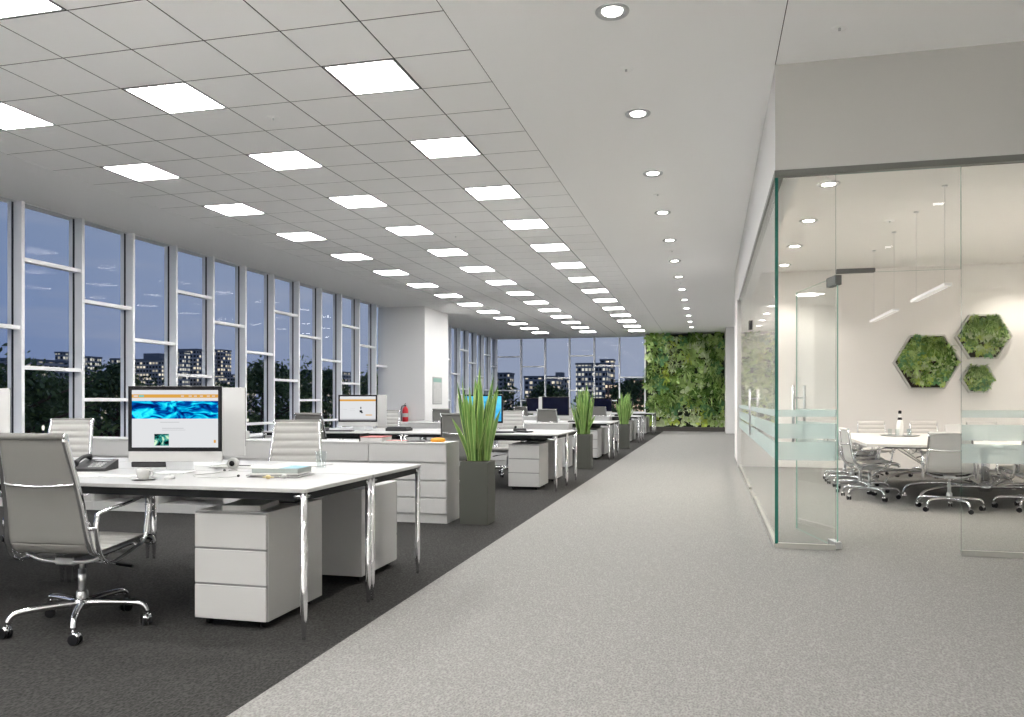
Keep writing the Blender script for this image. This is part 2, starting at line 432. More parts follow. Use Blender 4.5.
# unseen lobby downlights, added to brighten the floor and ceiling
for i, (x, y) in enumerate([(3.0, 1.5), (3.0, 4.6), (3.0, -1.6), (3.0, -4.7)]):
    dup(d0, (x, y, H-.007), 0, 'unseen downlight added for light over the lobby before the glass room, %s of four' % ORD[i], 'added downlights over the lobby')
    spot(x, y, H-.02, 35 if y > 0 else 90, (1,.965,.92))
for i, (x, y) in enumerate([(2.3, 19.5), (2.3, 22.5), (2.3, 25.5), (2.3, 28.3)]):
    dup(d0, (x, y, H-.007), 0, 'round recessed downlight in the side recess behind the glass room, %s of four' % ORD[i], 'downlights over the recess')
    spot(x, y, H-.02, 110, (1,.965,.92))
dw = make_down(M_downw); k = 0
for x, nmx in ((1.215, 'glass'), (4.9, 'inner')):
    for y in (8.96, 10.72, 12.43, 14.12):
        k += 1
        lab = 'round downlight in the meeting room ceiling, %s side, %s from the entrance' % (nmx, ORD[(k-1) % 4])
        if k == 1: dw.location = (x, y, 3.453); dw['label'] = lab; dw['group'] = 'meeting room downlights'
        else: dup(dw, (x, y, 3.453), 0, lab, 'meeting room downlights')
        spot(x, y, 3.44, 150 if y < 14 else 60, (1,.91,.81), size=R(120), blend=.6, r=.04)
# sprinklers / detectors
def make_sprinkler():
    t = thing('ceiling_sprinkler', '', 'sprinkler')
    m = MB(); m.lathe([(.0,0),(.035,-.004),(.06,-.003),(.062,0),(.06,.004)], n=20); cp = m.build('cover_plate', M_ceil, t)
    m = MB(); m.lathe([(.010,-.003),(.008,-.010),(.010,-.018),(.003,-.02)], n=12); m.build('nozzle', M_steel, cp)
    return t
s0 = make_sprinkler(); s0.location = (-.655, 6.44, H); s0['label'] = 'small round sprinkler in the aisle ceiling between the large near downlights'
for i, (x, y, z, lab) in enumerate([(-.655, 10.44, H, 'second small sprinkler along the aisle ceiling after the fourth downlight'),
        (-.655, 14.44, H, 'third small sprinkler along the aisle ceiling'), (-.655, 18.44, H, 'small sprinkler far down the aisle ceiling towards the green wall'),
        (.9, 6.1, H, 'small sprinkler in the ceiling before the bulkhead of the glass room'), (2.22, 10.99, 3.46, 'small sprinkler in the meeting room ceiling above the table'),
        (-4.0, 6.75, H, 'small sprinkler in the tiled ceiling between middle and aisle-side panels'), (-4.0, 12.3, H, 'further small sprinkler in the tiled ceiling')]):
    dup(s0, (x, y, z), 0, lab)

# ------------------------------------------------------------------ glass partition
def glass_panel(name, label, cat, x0, x1, y0, y1, z0, z1, edge=1, bands=True, rail=True, loc=(0,0,0), rz=0, edgefaces='xy', group=None, railmat=None):
    t = thing(name, label, cat, loc, rz, group)
    m = MB()
    V = [(x0,y0,z0),(x1,y0,z0),(x1,y1,z0),(x0,y1,z0),(x0,y0,z1),(x1,y0,z1),(x1,y1,z1),(x0,y1,z1)]
    fs = {'b':(0,3,2,1),'t':(4,5,6,7),'f':(0,1,5,4),'r':(1,2,6,5),'k':(2,3,7,6),'l':(3,0,4,7)}
    thin_x = (x1-x0) < (y1-y0)
    for kf, f in fs.items():
        isg = kf in ('lr' if thin_x else 'fk')
        m.quad([V[i] for i in f], 0 if isg else edge)
    m.build('glass_pane', [M_glass, M_gedge, M_gedge_l], t)
    if bands:
        for a, b in ((1.045, 1.10), (.872, .99), (.70, .845)):
            b_ = MB()
            if thin_x: b_.quad([(x0-.001, y0+.002, a), (x0-.001, y1-.002, a), (x0-.001, y1-.002, b), (x0-.001, y0+.002, b)])
            else: b_.quad([(x0+.002, y0-.001, a), (x1-.002, y0-.001, a), (x1-.002, y0-.001, b), (x0+.002, y0-.001, b)])
            b_.build('frosted_band', M_frost, t)
    if rail:
        r_ = MB(); e = .012
        if thin_x: r_.box(x0-e, x1+e, y0, y1, 0.001, z0+.006)
        else: r_.box(x0, x1, y0-e, y1+e, 0.001, z0+.006)
        r_.build('floor_rail', M_rail, t)
    return t
gz = .035
gp = glass_panel('glass_partition', 'fixed clear glass pane of the meeting room front, between corner and open door', 'glass partition', .521, .955, 6.665, 6.677, gz, GT-.02, edge=1)
gp2 = glass_panel('glass_partition', 'fixed glass pane closing the meeting room front beyond the door opening', 'glass partition', 1.845, 5.75, 6.665, 6.677, gz, GT-.02, edge=1)
gp3 = glass_panel('glass_partition', 'clear glass transom above the open meeting room door', 'glass partition', .958, 1.842, 6.665, 6.677, 2.17, GT-.02, edge=2, bands=False, rail=False)
gp4 = glass_panel('glass_partition', 'first fixed glass pane along the aisle, from the corner', 'glass partition', .508, .520, 6.665, 9.86, gz, GT-.02, edge=0)
gp5 = glass_panel('glass_partition', 'fixed glass pane along the aisle beyond the closed glass door', 'glass partition', .508, .520, 10.9, 14.80, gz, GT-.02, edge=0)
gp6 = glass_panel('glass_partition', 'glass transom above the closed glass door on the aisle', 'glass partition', .508, .520, 9.88, 10.88, 2.17, GT-.02, edge=0, bands=False, rail=False)
m = MB(); m.box(.501,.527, 6.656, 6.6645, gz, GT-.02); m.build('corner_joint', M_gedge, gp)
def handle(parent, x, y, along='x', off=.05):
    """pair of vertical bars through the pane at local x,y ; bars stand off along +-y (along='x') or +-x"""
    for sgn in (-1, 1):
        m = MB()
        px, py = (x, y+sgn*off) if along == 'x' else (x+sgn*off, y)
        m.tube([(px, py, .76), (px, py, 1.31)], .0125, 12)
        for z in (.87, 1.2): m.tube([(x, y, z), (px, py, z)], .008, 8)
        o = m.build('handle_bar', M_steel, parent)
# aisle door (closed)
dA = glass_panel('glass_door', 'closed frameless glass door on the aisle side of the meeting room', 'glass door', .508, .520, 9.88, 10.88, .012, 2.155, edge=0, rail=False)
handle(dA, .514, 9.98, 'y')
m = MB(); m.box(.495, .533, 9.89, 10.87, .002, .012); m.build('floor_rail', M_rail, dA)
m = MB(); m.box(.488, .54, 10.72, 10.88, 2.10, 2.21, b=.004); m.build('patch_fitting', M_dkgrey, dA)
# front door, standing open into the room (hinge at x=.97)
hx, hy = .98, 6.695
ang = math.atan2(7.70-hy, .757-hx)
dF = glass_panel('glass_door', 'frameless glass door of the meeting room standing open', 'glass door', .02, .99, -.006, .006, .012, 2.155, edge=2, rail=False, loc=(hx, hy, 0), rz=ang)
handle(dF, .93, 0, 'x')
m = MB(); m.box(.0, .19, -.026, .026, 2.085, 2.162, b=.003); m.build('patch_fitting', M_patch, dF)
m = MB(); m.box(.0, .16, -.026, .026, .004, .06, b=.003); m.build('patch_fitting', M_steel, dF)
m = MB(); m.box(.958, 1.24, 6.645, 6.697, 2.168, 2.20, b=.003); m.build('patch_fitting', M_patch, gp3)

# ------------------------------------------------------------------ foliage
L_G = [leafmat('leaf %d' % i, c) for i, c in enumerate([(.10,.20,.04), (.24,.37,.09), (.44,.58,.22), (.045,.10,.03), (.50,.60,.12), (.15,.32,.14), (.60,.68,.42)])]
def leaf(m, base, d, up, L, W, mat, droop=.4, seg=3):
    """folded leaf from base along d, drooping to -z"""
    d = Vector(d).normalized(); side = d.cross(Vector(up))
    if side.length < 1e-3: side = d.cross(Vector((1,0,0)))
    side.normalize(); p = Vector(base); n = len(m.v); dirv = d.copy()
    ws = [.25, 1.0, .8, 0] if seg == 3 else [.5, 1, 0]
    nrm = side.cross(d).normalized()
    for i in range(seg+1):
        w = W*ws[i]*.5
        m.v += [tuple(p - side*w + nrm*w*.35), tuple(p), tuple(p + side*w + nrm*w*.35)]
        p = p + dirv*(L/seg); dirv = (dirv + Vector((0,0,-droop/seg))).normalized()
    for i in range(seg):
        a = n+3*i
        m.f.append((a, a+1, a+4, a+3)); m.m.append(mat); m.sm.append(False)
        m.f.append((a+1, a+2, a+5, a+4)); m.m.append(mat); m.sm.append(False)
def clump(m, c, out, size, species, r):
    """rosette growing out of a vertical face at c, out = outward normal"""
    o = Vector(out); sd = Vector((0,0,1)).cross(o).normalized()
    kinds = {0: (16, 1.0, .42, .7, (1,2,5)), 1: (26, 1.25, .13, 1.4, (1,2,0)), 2: (12, .85, .62, .5, (0,2,6,1)), 3: (22, .9, .22, .9, (2,4,6)), 4: (12, .7, .75, .5, (4,2,6))}
    cnt, lf, wf, dr, mats = kinds[species]
    mm = r.choice(mats)
    for i in range(cnt):
        a = r.uniform(0, 2*PI); k = r.uniform(.35, 1.0)
        d = o*(r.uniform(.12, .55) if species in (0,2,4) else r.uniform(.25, 1.0)) + sd*math.cos(a)*k + Vector((0,0,1))*(math.sin(a)*k+.12)
        L = size*lf*r.uniform(.6, 1.1)
        b = Vector(c) + sd*r.uniform(-.2,.2)*size + Vector((0,0,r.uniform(-.2,.2)*size))
        leaf(m, b, d, o if species in (0,2,4) else ((0,0,1) if abs(d.normalized().z) < .9 else o), L, L*wf, mm if r.random() < .8 else r.choice(mats), dr)
r = random.Random(3)
gw = thing('green_wall', 'tall living wall of dense mixed green plants at the end of the aisle', 'living wall', (-.96, 31.95, 0))
m = MB(); m.box(-1.5, 1.5, -.10, -.01, .16, 3.80); m.build('backing_panel', pbr('dark felt', (.02,.03,.015), .95), gw)
m = MB(); m.box(-1.52, 1.52, -.42, -.01, 0, .16, b=.005); m.build('trough', pbr('dark trough', (.05,.045,.04), .6), gw)
m = MB()
nx, nz = 14, 17
for i in range(nx):
    for j in range(nz):
        x = -1.45+2.9*(i+r.uniform(.1,.9))/nx; z = .24+3.52*(j+r.uniform(.1,.9))/nz
        q = noise.noise(Vector((x*.9+5, z*.9, 0)))
        sp = 2 if q < -.22 else (1 if q < -.02 else (0 if q < .18 else 3))
        if z < .55: sp = 4
        if r.random() < .2: sp = r.choice((0,1,2,3))
        sz = r.uniform(.20,.36)*(1.15 if sp == 1 else 1)
        zz = min(z, 3.62)
        clump(m, (x, -.11-r.uniform(0,.08), zz), (0,-1,0), sz, sp, r)
tag(m.build('foliage', L_G, gw), kind='stuff')
# hexagon planters on the meeting room wall
def hexagon(cx, cz, Rr, label, seed):
    r = random.Random(seed)
    t = thing('hexagonal_wall_planter', label, 'wall planter', (cx, 14.865, cz), 0, 'hexagonal wall planters')
    hp = [(math.cos(R(60*k)), math.sin(R(60*k))) for k in range(6)]
    m = MB(); D = .11
    for k in range(6):
        a, b = hp[k], hp[(k+1) % 6]; ri = Rr-.028
        for q in ([(a[0]*Rr,-D,a[1]*Rr),(b[0]*Rr,-D,b[1]*Rr),(b[0]*Rr,0,b[1]*Rr),(a[0]*Rr,0,a[1]*Rr)][::-1],
                  [(a[0]*ri,-D,a[1]*ri),(b[0]*ri,-D,b[1]*ri),(b[0]*ri,0,b[1]*ri),(a[0]*ri,0,a[1]*ri)],
                  [(a[0]*Rr,-D,a[1]*Rr),(b[0]*Rr,-D,b[1]*Rr),(b[0]*ri,-D,b[1]*ri),(a[0]*ri,-D,a[1]*ri)]):
            m.quad(q)
    m.build('frame', pbr('hexagon frame grey', (.50,.50,.47), .5), t)
    m = MB(); ri = Rr-.03
    m.quad([(a*ri, -.03, b*ri) for a, b in hp]); m.build('backing', M_soil, t)
    m = MB(); cnt = int(270*Rr/.5)
    placed = 0
    while placed < cnt:
        x, z = r.uniform(-1,1)*ri, r.uniform(-.866,.866)*ri
        if abs(x)*math.sqrt(3)+abs(z) > math.sqrt(3)*ri*.99: continue
        placed += 1
        q = noise.noise(Vector((x*3+seed, z*3, seed*1.7)))
        if z > .3*ri and q < .15: sp = 1
        else: sp = 2 if q < -.1 else (3 if q < .15 else 0)
        if r.random() < .12: sp = 4
        clump(m, (x*.9, -.06-r.uniform(0,.05), z*.9+.02*Rr), (0,-1,0), r.uniform(.06,.11)*(1.3 if sp == 1 else 1)*(.6+.4*Rr/.53), sp, r)
    tag(m.build('foliage', L_G, t), kind='stuff')
hexagon(3.57, 1.83, .53, 'largest hexagonal wall planter full of mixed green plants', 11)
hexagon(4.425, 2.245, .43, 'medium hexagonal wall planter, the highest of the three', 23)
hexagon(4.345, 1.54, .265, 'smallest hexagonal wall planter, the lowest of the three', 37)

# snake plants
L_S = [leafmat('snake plant green', (.19,.34,.09)), leafmat('snake plant pale edge', (.42,.54,.20)), leafmat('snake plant dark', (.09,.19,.055))]
def snake_plant(label, x, y, seed, hmul=1.1):
    r = random.Random(seed)
    t = thing('potted_snake_plant', label, 'potted plant', (x, y, 0), 0, 'snake plants in tall planters')
    m = MB(); w = .137
    m.box(-w, w, -w, w, 0, .595, b=.004)
    m.build('planter', M_planter, t)
    m = MB(); m.box(-w+.012, w-.012, -w+.012, w-.012, .5955, .5975); m.build('soil', M_soil, t)
    m = MB()
    for i in range(44):
        a = r.uniform(0, 2*PI); rad = .11*math.sqrt(r.random())
        bx, by = rad*math.cos(a), rad*math.sin(a)
        h = r.uniform(.5, .84)*hmul*(1-.25*(rad/.12)*r.random())
        lean = rad*.75+r.uniform(0, .05)
        tw = r.uniform(0, PI); wd = r.uniform(.045, .07); dk = r.random() < .25
        N = 9; n0 = len(m.v); cur = r.uniform(-.3, .3)
        if i < 5: h *= .6; lean *= 1.7
        for k in range(N+1):
            u = k/N
            c = Vector((bx+math.cos(a)*lean*u**1.5, by+math.sin(a)*lean*u**1.5, .597+h*u))
            th = tw+.7*u+cur*u
            sdv = Vector((math.cos(th), math.sin(th), 0)); nv = Vector((-math.sin(th), math.cos(th), 0))
            ww = wd*(.55+.9*u if u < .5 else 1.0)*(1 if u < .6 else max(0.02, (1-((u-.6)/.4)**1.7)))*.5
            for q, off in ((-1,.35), (-.72,.2), (0,0), (.72,.2), (1,.35)):
                m.v.append(tuple(c+sdv*ww*q+nv*ww*off))
        for k in range(N):
            for q in range(4):
                b0 = n0+k*5+q
                m.f.append((b0, b0+1, b0+6, b0+5)); m.m.append(1 if q in (0,3) else (2 if dk else 0)); m.sm.append(True)
    m.build('foliage', L_S, t)
snake_plant('tall snake plant in a square planter beside the end of the near sideboard', -2.17, 7.36, 5)
snake_plant('snake plant in a square planter between second and third desk group, pale full leaves', -2.13, 13.75, 8)
snake_plant('snake plant in a square planter before the fourth desk group, darker leaves', -2.08, 19.9, 12, 1.05)

# ------------------------------------------------------------------ office chair
def catmull(P, k=6, closed=False):
    P = [Vector(p) for p in P]; out = []; N = len(P)
    rng = range(N) if closed else range(N-1)
    for i in rng:
        p1 = P[i]; p2 = P[(i+1) % N]
        p0 = P[(i-1) % N] if (closed or i > 0) else p1*2-p2
        p3 = P[(i+2) % N] if (closed or i < N-2) else p2*2-p1
        for j in range(k):
            t = j/k
            out.append(.5*((2*p1)+(p2-p0)*t+(2*p0-5*p1+4*p2-p3)*t*t+(3*p1-p0-3*p2+p3)*t**3))
    if not closed: out.append(P[-1])
    return out
def make_chair(top, label='', name='office_chair'):
    """aluminium frame swivel chair, faces +y, origin on the floor under the column"""
    t = thing(name, label, 'chair')
    prof = [(.27,.395),(.255,.425),(.20,.44),(.08,.432),(-.06,.42),(-.155,.415),(-.205,.43),(-.232,.475),(-.245,.54),(-.262,.65),(-.29,.78)]
    if top > .9: prof += [(-.322,.90),(-.345,top-.02)]
    else: prof[-1] = (-.285, top-.02)
    pts = catmull([(0, a, b) for a, b in prof], 10)
    S = [0]
    for i in range(1, len(pts)): S.append(S[-1]+(pts[i]-pts[i-1]).length)
    def hw(z): return .222 if z < .48 else .222-.044*min(1, (z-.48)/.52)
    jz = max(i for i, p in enumerate(pts) if p.z < .47)
    def sling(i0, i1, nm_):
        m = MB(); sub = pts[i0:i1+1]; ss = S[i0:i1+1]; n0 = 0
        # resample finely for ribs
        L = ss[-1]-ss[0]; K = int(L/.0085); F_ = []; B_ = []
        for k in range(K+1):
            s_ = ss[0]+L*k/K
            j = max(0, min(len(ss)-2, next((q-1 for q in range(1, len(ss)) if ss[q] >= s_-1e-9), len(ss)-2)))
            f = (s_-ss[j])/max(1e-9, ss[j+1]-ss[j]); c = sub[j].lerp(sub[j+1], f)
            tg = (sub[j+1]-sub[j]).normalized(); nr = Vector((0, -tg.z, tg.y))   # towards the sitter
            if nr.y < 0 and c.z > .5: nr = -nr
            if c.z <= .5 and nr.z < 0: nr = -nr
            th = .007+.013*abs(math.sin(PI*s_/.062))**.45
            w = hw(c.z)-.006
            F_.append([(x*w, c+nr*(th-.004*abs(x)**4)) for x in (-1,-.92,0,.92,1)])
            B_.append([(x*w, c-nr*.004) for x in (-1,-.92,0,.92,1)])
        rows = len(F_)
        for G in (F_, B_):
            for row in G:
                for x, c in row: m.v.append((x, c.y, c.z))
        for k in range(rows-1):
            for q in range(4):
                a = k*5+q; m.f.append((a, a+1, a+6, a+5)); m.m.append(0); m.sm.append(True)
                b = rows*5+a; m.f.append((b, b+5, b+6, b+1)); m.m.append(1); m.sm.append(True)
            for q in (0, 4):
                a = k*5+q; b = rows*5+a; m.f.append((a, a+5, b+5, b) if q == 0 else (a, b, b+5, a+5)); m.m.append(0); m.sm.append(False)
        for k in (0, rows-1):
            for q in range(4):
                a = k*5+q; b = rows*5+a; m.f.append((a, b, b+1, a+1) if k == 0 else (a, a+1, b+1, b)); m.m.append(0); m.sm.append(False)
        return m.build(nm_, [M_fabric_lit, M_fabric_shaded] if top > .9 else [M_conf, M_conf], t)
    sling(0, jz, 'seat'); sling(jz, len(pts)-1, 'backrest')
    for sg in (-1, 1):
        m = MB(); m.tube([(sg*hw(p.z), p.y, p.z) for p in pts[::2]]+[(sg*hw(pts[-1].z), pts[-1].y, pts[-1].z)], .01, 8, flat=(.024,.03))
        m.build('side_rail', M_chrome, t)
    m = MB(); ht = hw(top); yt = prof[-1][0]-.004
    m.tube([(-ht-.004, yt, top-.014), (ht+.004, yt, top-.014)], .0165, 12)
    tb = m.build('top_roll', M_fabric_shaded if top > .9 else M_conf, t)
    m = MB()
    for sg in (-1, 1): m.tube([(sg*(ht+.003), yt, top-.014), (sg*(ht+.016), yt, top-.014)], .015, 12)
    m.build('end_cap', M_chrome, tb)
    zb = .77 if top > .9 else .66
    pb = min(pts, key=lambda p: abs(p.z-zb)); w = hw(zb)
    m = MB(); m.tube(catmull([(-w, pb.y-.004, zb), (-w*.6, pb.y-.03, zb-.006), (0, pb.y-.038, zb-.01), (w*.6, pb.y-.03, zb-.006), (w, pb.y-.004, zb)], 5), .0075, 8)
    m.build('back_stretcher', M_chrome, t)
    m = MB()
    for y, z in ((.13,.415), (-.12,.40)): m.tube(catmull([(-.218, y, z), (-.12, y, z-.035), (.12, y, z-.035), (.218, y, z)], 5), .01, 8)
    m.box(-.055, .055, -.13, .14, .345, .385, b=.006)
    m.build('seat_support', M_steel, t)
    for sg in (-1, 1):
        x = sg*.252
        kz = 1.0 if top > .9 else .93
        loop = catmull([(a_, b_, c_*kz) for a_, b_, c_ in [(x,-.19,.625),(x,.0,.645),(x,.145,.665),(x,.188,.635),(x,.172,.52),(x,.145,.435),(x,.04,.395),(x,-.09,.365),(x,-.165,.385),(x,-.205,.45),(x,-.222,.54),(x,-.215,.60)]], 4, closed=True)
        m = MB(); m.tube(loop, .01, 8, closed=True, flat=(.026,.013))
        m.tube([(sg*.218,-.245,.55), (x,-.222,.55)], .009, 8); m.tube([(sg*.218,.11,.42), (x,.11,.41)], .009, 8)
        m.build('armrest', M_chrome, t)
    m = MB(); m.tube([(0,0,.10),(0,0,.185),(0,0,.19)], [.03,.028,.02], 14); m.tube([(0,0,.18),(0,0,.30)], .0185, 14); m.tube([(0,0,.29),(0,0,.35)], .012, 12)
    m.build('column', M_steel, t)
    m = MB(); m.tube([(.03,.03,.335), (.16,.07,.315)], .004, 6, 0); m.tube([(.15,.067,.317), (.225,.09,.303)], .008, 8, 1)
    m.build('height_lever', [M_chrome, M_black], t)
    m = MB()
    for k in range(5):
        a = 2*PI*k/5-PI/2+.55; c, s_ = math.cos(a), math.sin(a)
        P = catmull([(0,0,.125),(c*.12,s_*.12,.127),(c*.26,s_*.26,.122),(c*.31,s_*.31,.108),(c*.33,s_*.33,.07)], 4)
        m.tube(P, [.021-.007*min(1, i/12) for i in range(len(P))], 8)
    m.lathe([(.03,.095),(.038,.105),(.038,.14),(.03,.15)], n=16)
    m.build('star_base', M_chrome, t)
    for k in range(5):
        a = 2*PI*k/5-PI/2+.55; c, s_ = math.cos(a), math.sin(a)
        q = MB(); x, y = c*.33, s_*.33; b = a+1.1+k; dx, dy = math.cos(b), math.sin(b)
        ax = Vector((-dy, dx, 0)); cx, cy = x+dx*.012, y+dy*.012
        q.tube([(x,y,.045),(x,y,.075)], .006, 8, 0)
        for sg in (-1, 1):
            c0 = Vector((cx, cy, .0262))+ax*(sg*.006); c1 = Vector((cx, cy, .0262))+ax*(sg*.021)
            q.tube([c0, c1], .026, 14, 1)
        q.tube([Vector((cx,cy,.036))-ax*.019, Vector((cx,cy,.036))+ax*.019], .021, 10, 0)
        q.build('caster', [M_chrome, M_black], t)
    return t
G_AWAY = 'office chairs on the near side of the desks'; G_BACK = 'ribbed office chairs behind the desks'
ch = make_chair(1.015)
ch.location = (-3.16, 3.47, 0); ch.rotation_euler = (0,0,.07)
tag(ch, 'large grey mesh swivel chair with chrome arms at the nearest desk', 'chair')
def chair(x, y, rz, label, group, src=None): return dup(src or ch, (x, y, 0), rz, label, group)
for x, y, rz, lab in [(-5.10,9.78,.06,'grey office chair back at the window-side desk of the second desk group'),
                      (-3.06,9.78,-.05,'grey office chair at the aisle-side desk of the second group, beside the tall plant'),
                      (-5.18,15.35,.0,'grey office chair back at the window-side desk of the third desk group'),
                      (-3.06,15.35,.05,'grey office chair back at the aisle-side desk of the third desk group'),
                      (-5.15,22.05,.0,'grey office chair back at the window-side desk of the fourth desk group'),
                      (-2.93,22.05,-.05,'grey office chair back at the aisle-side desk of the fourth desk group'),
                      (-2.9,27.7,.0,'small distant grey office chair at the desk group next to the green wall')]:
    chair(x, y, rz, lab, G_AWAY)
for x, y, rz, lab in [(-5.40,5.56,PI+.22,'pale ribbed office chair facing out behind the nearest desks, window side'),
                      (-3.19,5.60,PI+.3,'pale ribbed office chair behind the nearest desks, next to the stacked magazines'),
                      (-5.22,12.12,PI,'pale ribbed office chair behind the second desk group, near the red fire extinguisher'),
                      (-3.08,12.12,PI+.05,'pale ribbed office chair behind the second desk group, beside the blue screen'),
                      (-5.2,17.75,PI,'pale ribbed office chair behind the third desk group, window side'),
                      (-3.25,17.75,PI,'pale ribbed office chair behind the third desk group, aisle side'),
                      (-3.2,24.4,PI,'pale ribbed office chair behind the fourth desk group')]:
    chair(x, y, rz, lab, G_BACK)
mc = make_chair(.845, 'low-back conference chair at the table corner with its back to the doorway')
mc.location = (2.49, 9.42, 0); mc.rotation_euler = (0,0,-.22); mc['group'] = 'conference chairs'
mc.name = 'conference_chair'
for x, y, rz, lab in [(3.34,9.66,.12,'conference chair behind the frosted glass at the near end of the meeting table'),
                      (1.86,10.32,-PI/2+.08,'conference chair on the aisle side of the meeting table, closest to the open door'),
                      (1.88,11.05,-PI/2-.1,'conference chair on the aisle side of the meeting table, second from the entrance'),
                      (1.90,11.78,-PI/2+.12,'conference chair on the aisle side of the meeting table, third from the entrance'),
                      (1.92,12.5,-PI/2,'conference chair on the aisle side of the meeting table, fourth from the entrance'),
                      (2.5,13.45,PI,'conference chair at the far end of the table below the large planted hexagon'),
                      (3.3,13.5,PI+.1,'conference chair at the far end of the table, middle of three'),
                      (4.05,13.45,PI-.1,'conference chair at the far end of the table below the small planted hexagon'),
                      (4.85,10.9,PI/2,'conference chair on the inner side of the meeting table towards the entrance'),
                      (4.85,12.0,PI/2+.1,'conference chair on the inner side of the meeting table towards the back wall')]:
    dup(mc, (x, y, 0), rz, lab, 'conference chairs')

# ------------------------------------------------------------------ desks
DT = .74
def make_desk(wd, dp):
    """origin at the floor, centre of the desk"""
    t = thing('desk', '', 'desk'); w, d = wd/2, dp/2
    m = MB(); m.box(-w, w, -d, d, DT-.019, DT, b=.002); m.build('desktop', M_top, t)
    m = MB(); e = .012; z0, z1 = DT-.058, DT-.0195
    for a in (-1, 1):
        m.box(-w+.05, w-.05, a*(d-e), a*(d-e-.022), z0, z1); m.box(a*(w-e), a*(w-e-.022), -d+.05, d-.05, z0, z1)
    m.build('under_frame', M_bevel, t)
    for a in (-1, 1):
        for b in (-1, 1):
            x, y = a*(w-.02), b*(d-.02)
            q = MB(); q.tube([(x,y,0),(x,y,.02),(x,y,.09),(x,y,.10),(x,y,DT-.0195)], [.009,.010,.016,.0175,.0175], 14)
            q.tube([(x-a*.005,y,DT-.039),(x-a*.05,y,DT-.039)], .012, 8); q.tube([(x,y-b*.005,DT-.039),(x,y-b*.05,DT-.039)], .012, 8)
            q.build('leg', M_chrome, t)
    m = MB(); m.box(-w+.3, w-.3, d-.2, d-.05, DT-.12, DT-.115); 
    for a in (-1, 1): m.box(a*(w-.5), a*(w-.52), d-.2, d-.05, DT-.12, DT-.0195)
    m.box(-w+.3, w-.3, d-.055, d-.05, DT-.12, DT-.08)
    m.build('cable_tray', M_dkgrey, t)
    return t
DW, DD = 2.12, .795
dk = make_desk(DW, DD)
BY = [3.54, 10.12, 15.7, 22.4, 28.0]
GN = ['nearest', 'second', 'third', 'fourth', 'fifth']
first = True
for bi, y0 in enumerate(BY):
    for ci, xr in enumerate((-1.91, -4.045)):
        for ri in (0, 1):
            if bi == 4 and ri == 1 and ci == 1: continue
            x = xr-DW/2; y = y0-.02+DD/2+ri*(DD+.012); rz = 0 if ri == 0 else PI
            lab = '%s desk with chrome legs in the %s desk group, %s row, %s side' % ('white', GN[bi], ('front','back')[ri], ('aisle','window')[ci])
            if first: dk.location = (x, y, 0); dk.rotation_euler = (0,0,rz); dk['label'] = lab; dk['group'] = 'white office desks'; first = False
            else: dup(dk, (x, y, 0), rz, lab, 'white office desks')
# pedestals
def make_ped():
    t = thing('drawer_pedestal', '', 'drawer unit')
    W, D, z0, z1 = .21, .30, .04, .60
    m = MB(); m.box(-W, W, -D+.018, D, z0, z1, b=.002); m.build('body', M_white, t)
    hh = (z1-z0-.006)/3
    for k in range(3):
        q = MB(); q.box(-W+.003, W-.003, -D, -D+.017, z0+.003+k*hh, z0+(k+1)*hh-.008, b=.002); q.build('drawer', M_white, t)
    q = MB(); q.box(-W+.003, W-.003, -D+.006, -D+.0175, z0+.003, z1-.004); q.build('drawer_gap_trim', pbr('gap grey', (.2,.2,.2), .6), t)
    for a in (-1, 1):
        for b in (-1, 1):
            q = MB(); x, y = a*(W-.05), b*(D-.06)
            q.tube([(x-.011,y,.0175),(x+.011,y,.0175)], .0175, 12); q.tube([(x,y+.008,.025),(x,y,.041)], .01, 8); q.build('caster', M_black, t)
    return t
pd = make_ped(); first = True
for bi, y0 in enumerate(BY):
    for ri in (0, 1):
        x = -2.40+(.02 if ri else 0); y = y0+.39 if ri == 0 else y0+1.49; rz = 0 if ri == 0 else PI
        if bi and ri == 0: x = -2.38
        lab = 'white three-drawer pedestal on casters under the %s aisle-side desk of the %s group' % (('front','back')[ri], GN[bi])
        if first: pd.location = (x, y, 0); pd['label'] = lab; pd['group'] = 'white drawer pedestals'; first = False
        else: dup(pd, (x, y, 0), rz, lab, 'white drawer pedestals')

# ------------------------------------------------------------------ sideboards
def cabinet(kind):
    """0.8 wide, 0.4 deep, front at y=0 facing -y, left edge at x=0"""
    t = thing('sideboard_cabinet', '', 'cabinet'); W, D, Ht = .797, .40, .77
    m = MB(); tk = .014
    m.box(0, W, .02, D, .0, .075)                       # plinth
    m.box(0, tk, .018, D, .075, Ht); m.box(W-tk, W, .018, D, .075, Ht)
    m.box(tk, W-tk, .018, D, .075, .09); m.box(tk, W-tk, D-tk, D, .09, Ht-tk); m.box(0, W, 0, D, Ht-tk, Ht)
    rows = [.09, .245, .41, .58, Ht-tk]
    for z in rows[1:-1]: m.box(tk, W-tk, .02, D-tk, z-.004, z+.004)
    m.build('body', [M_white], t)
    q = MB(); q.box(tk, W-tk, D-tk-.003, D-tk, .09, Ht-tk); q.build('back_panel', M_inner, t)
    opened = {0: (), 1: (), 2: (0, 1), 3: (3,)}[kind]
    for k in range(4):
        if k in opened:
            if kind == 3:
                v = MB(); v.box(W*.32, W*.32+.012, .02, D-tk, rows[k]+.004, rows[k+1]-.004); v.build('divider', M_white, t)
            continue
        q = MB(); q.box(.004, W-.004, .0, .018, rows[k]+.005, rows[k+1]-.006, b=.002)
        o = q.build('drawer' if kind == 0 else 'flap_door', M_white, t)
    return t
protos = {}
SBY = [7.2, 13.95, 20.0, 25.6]
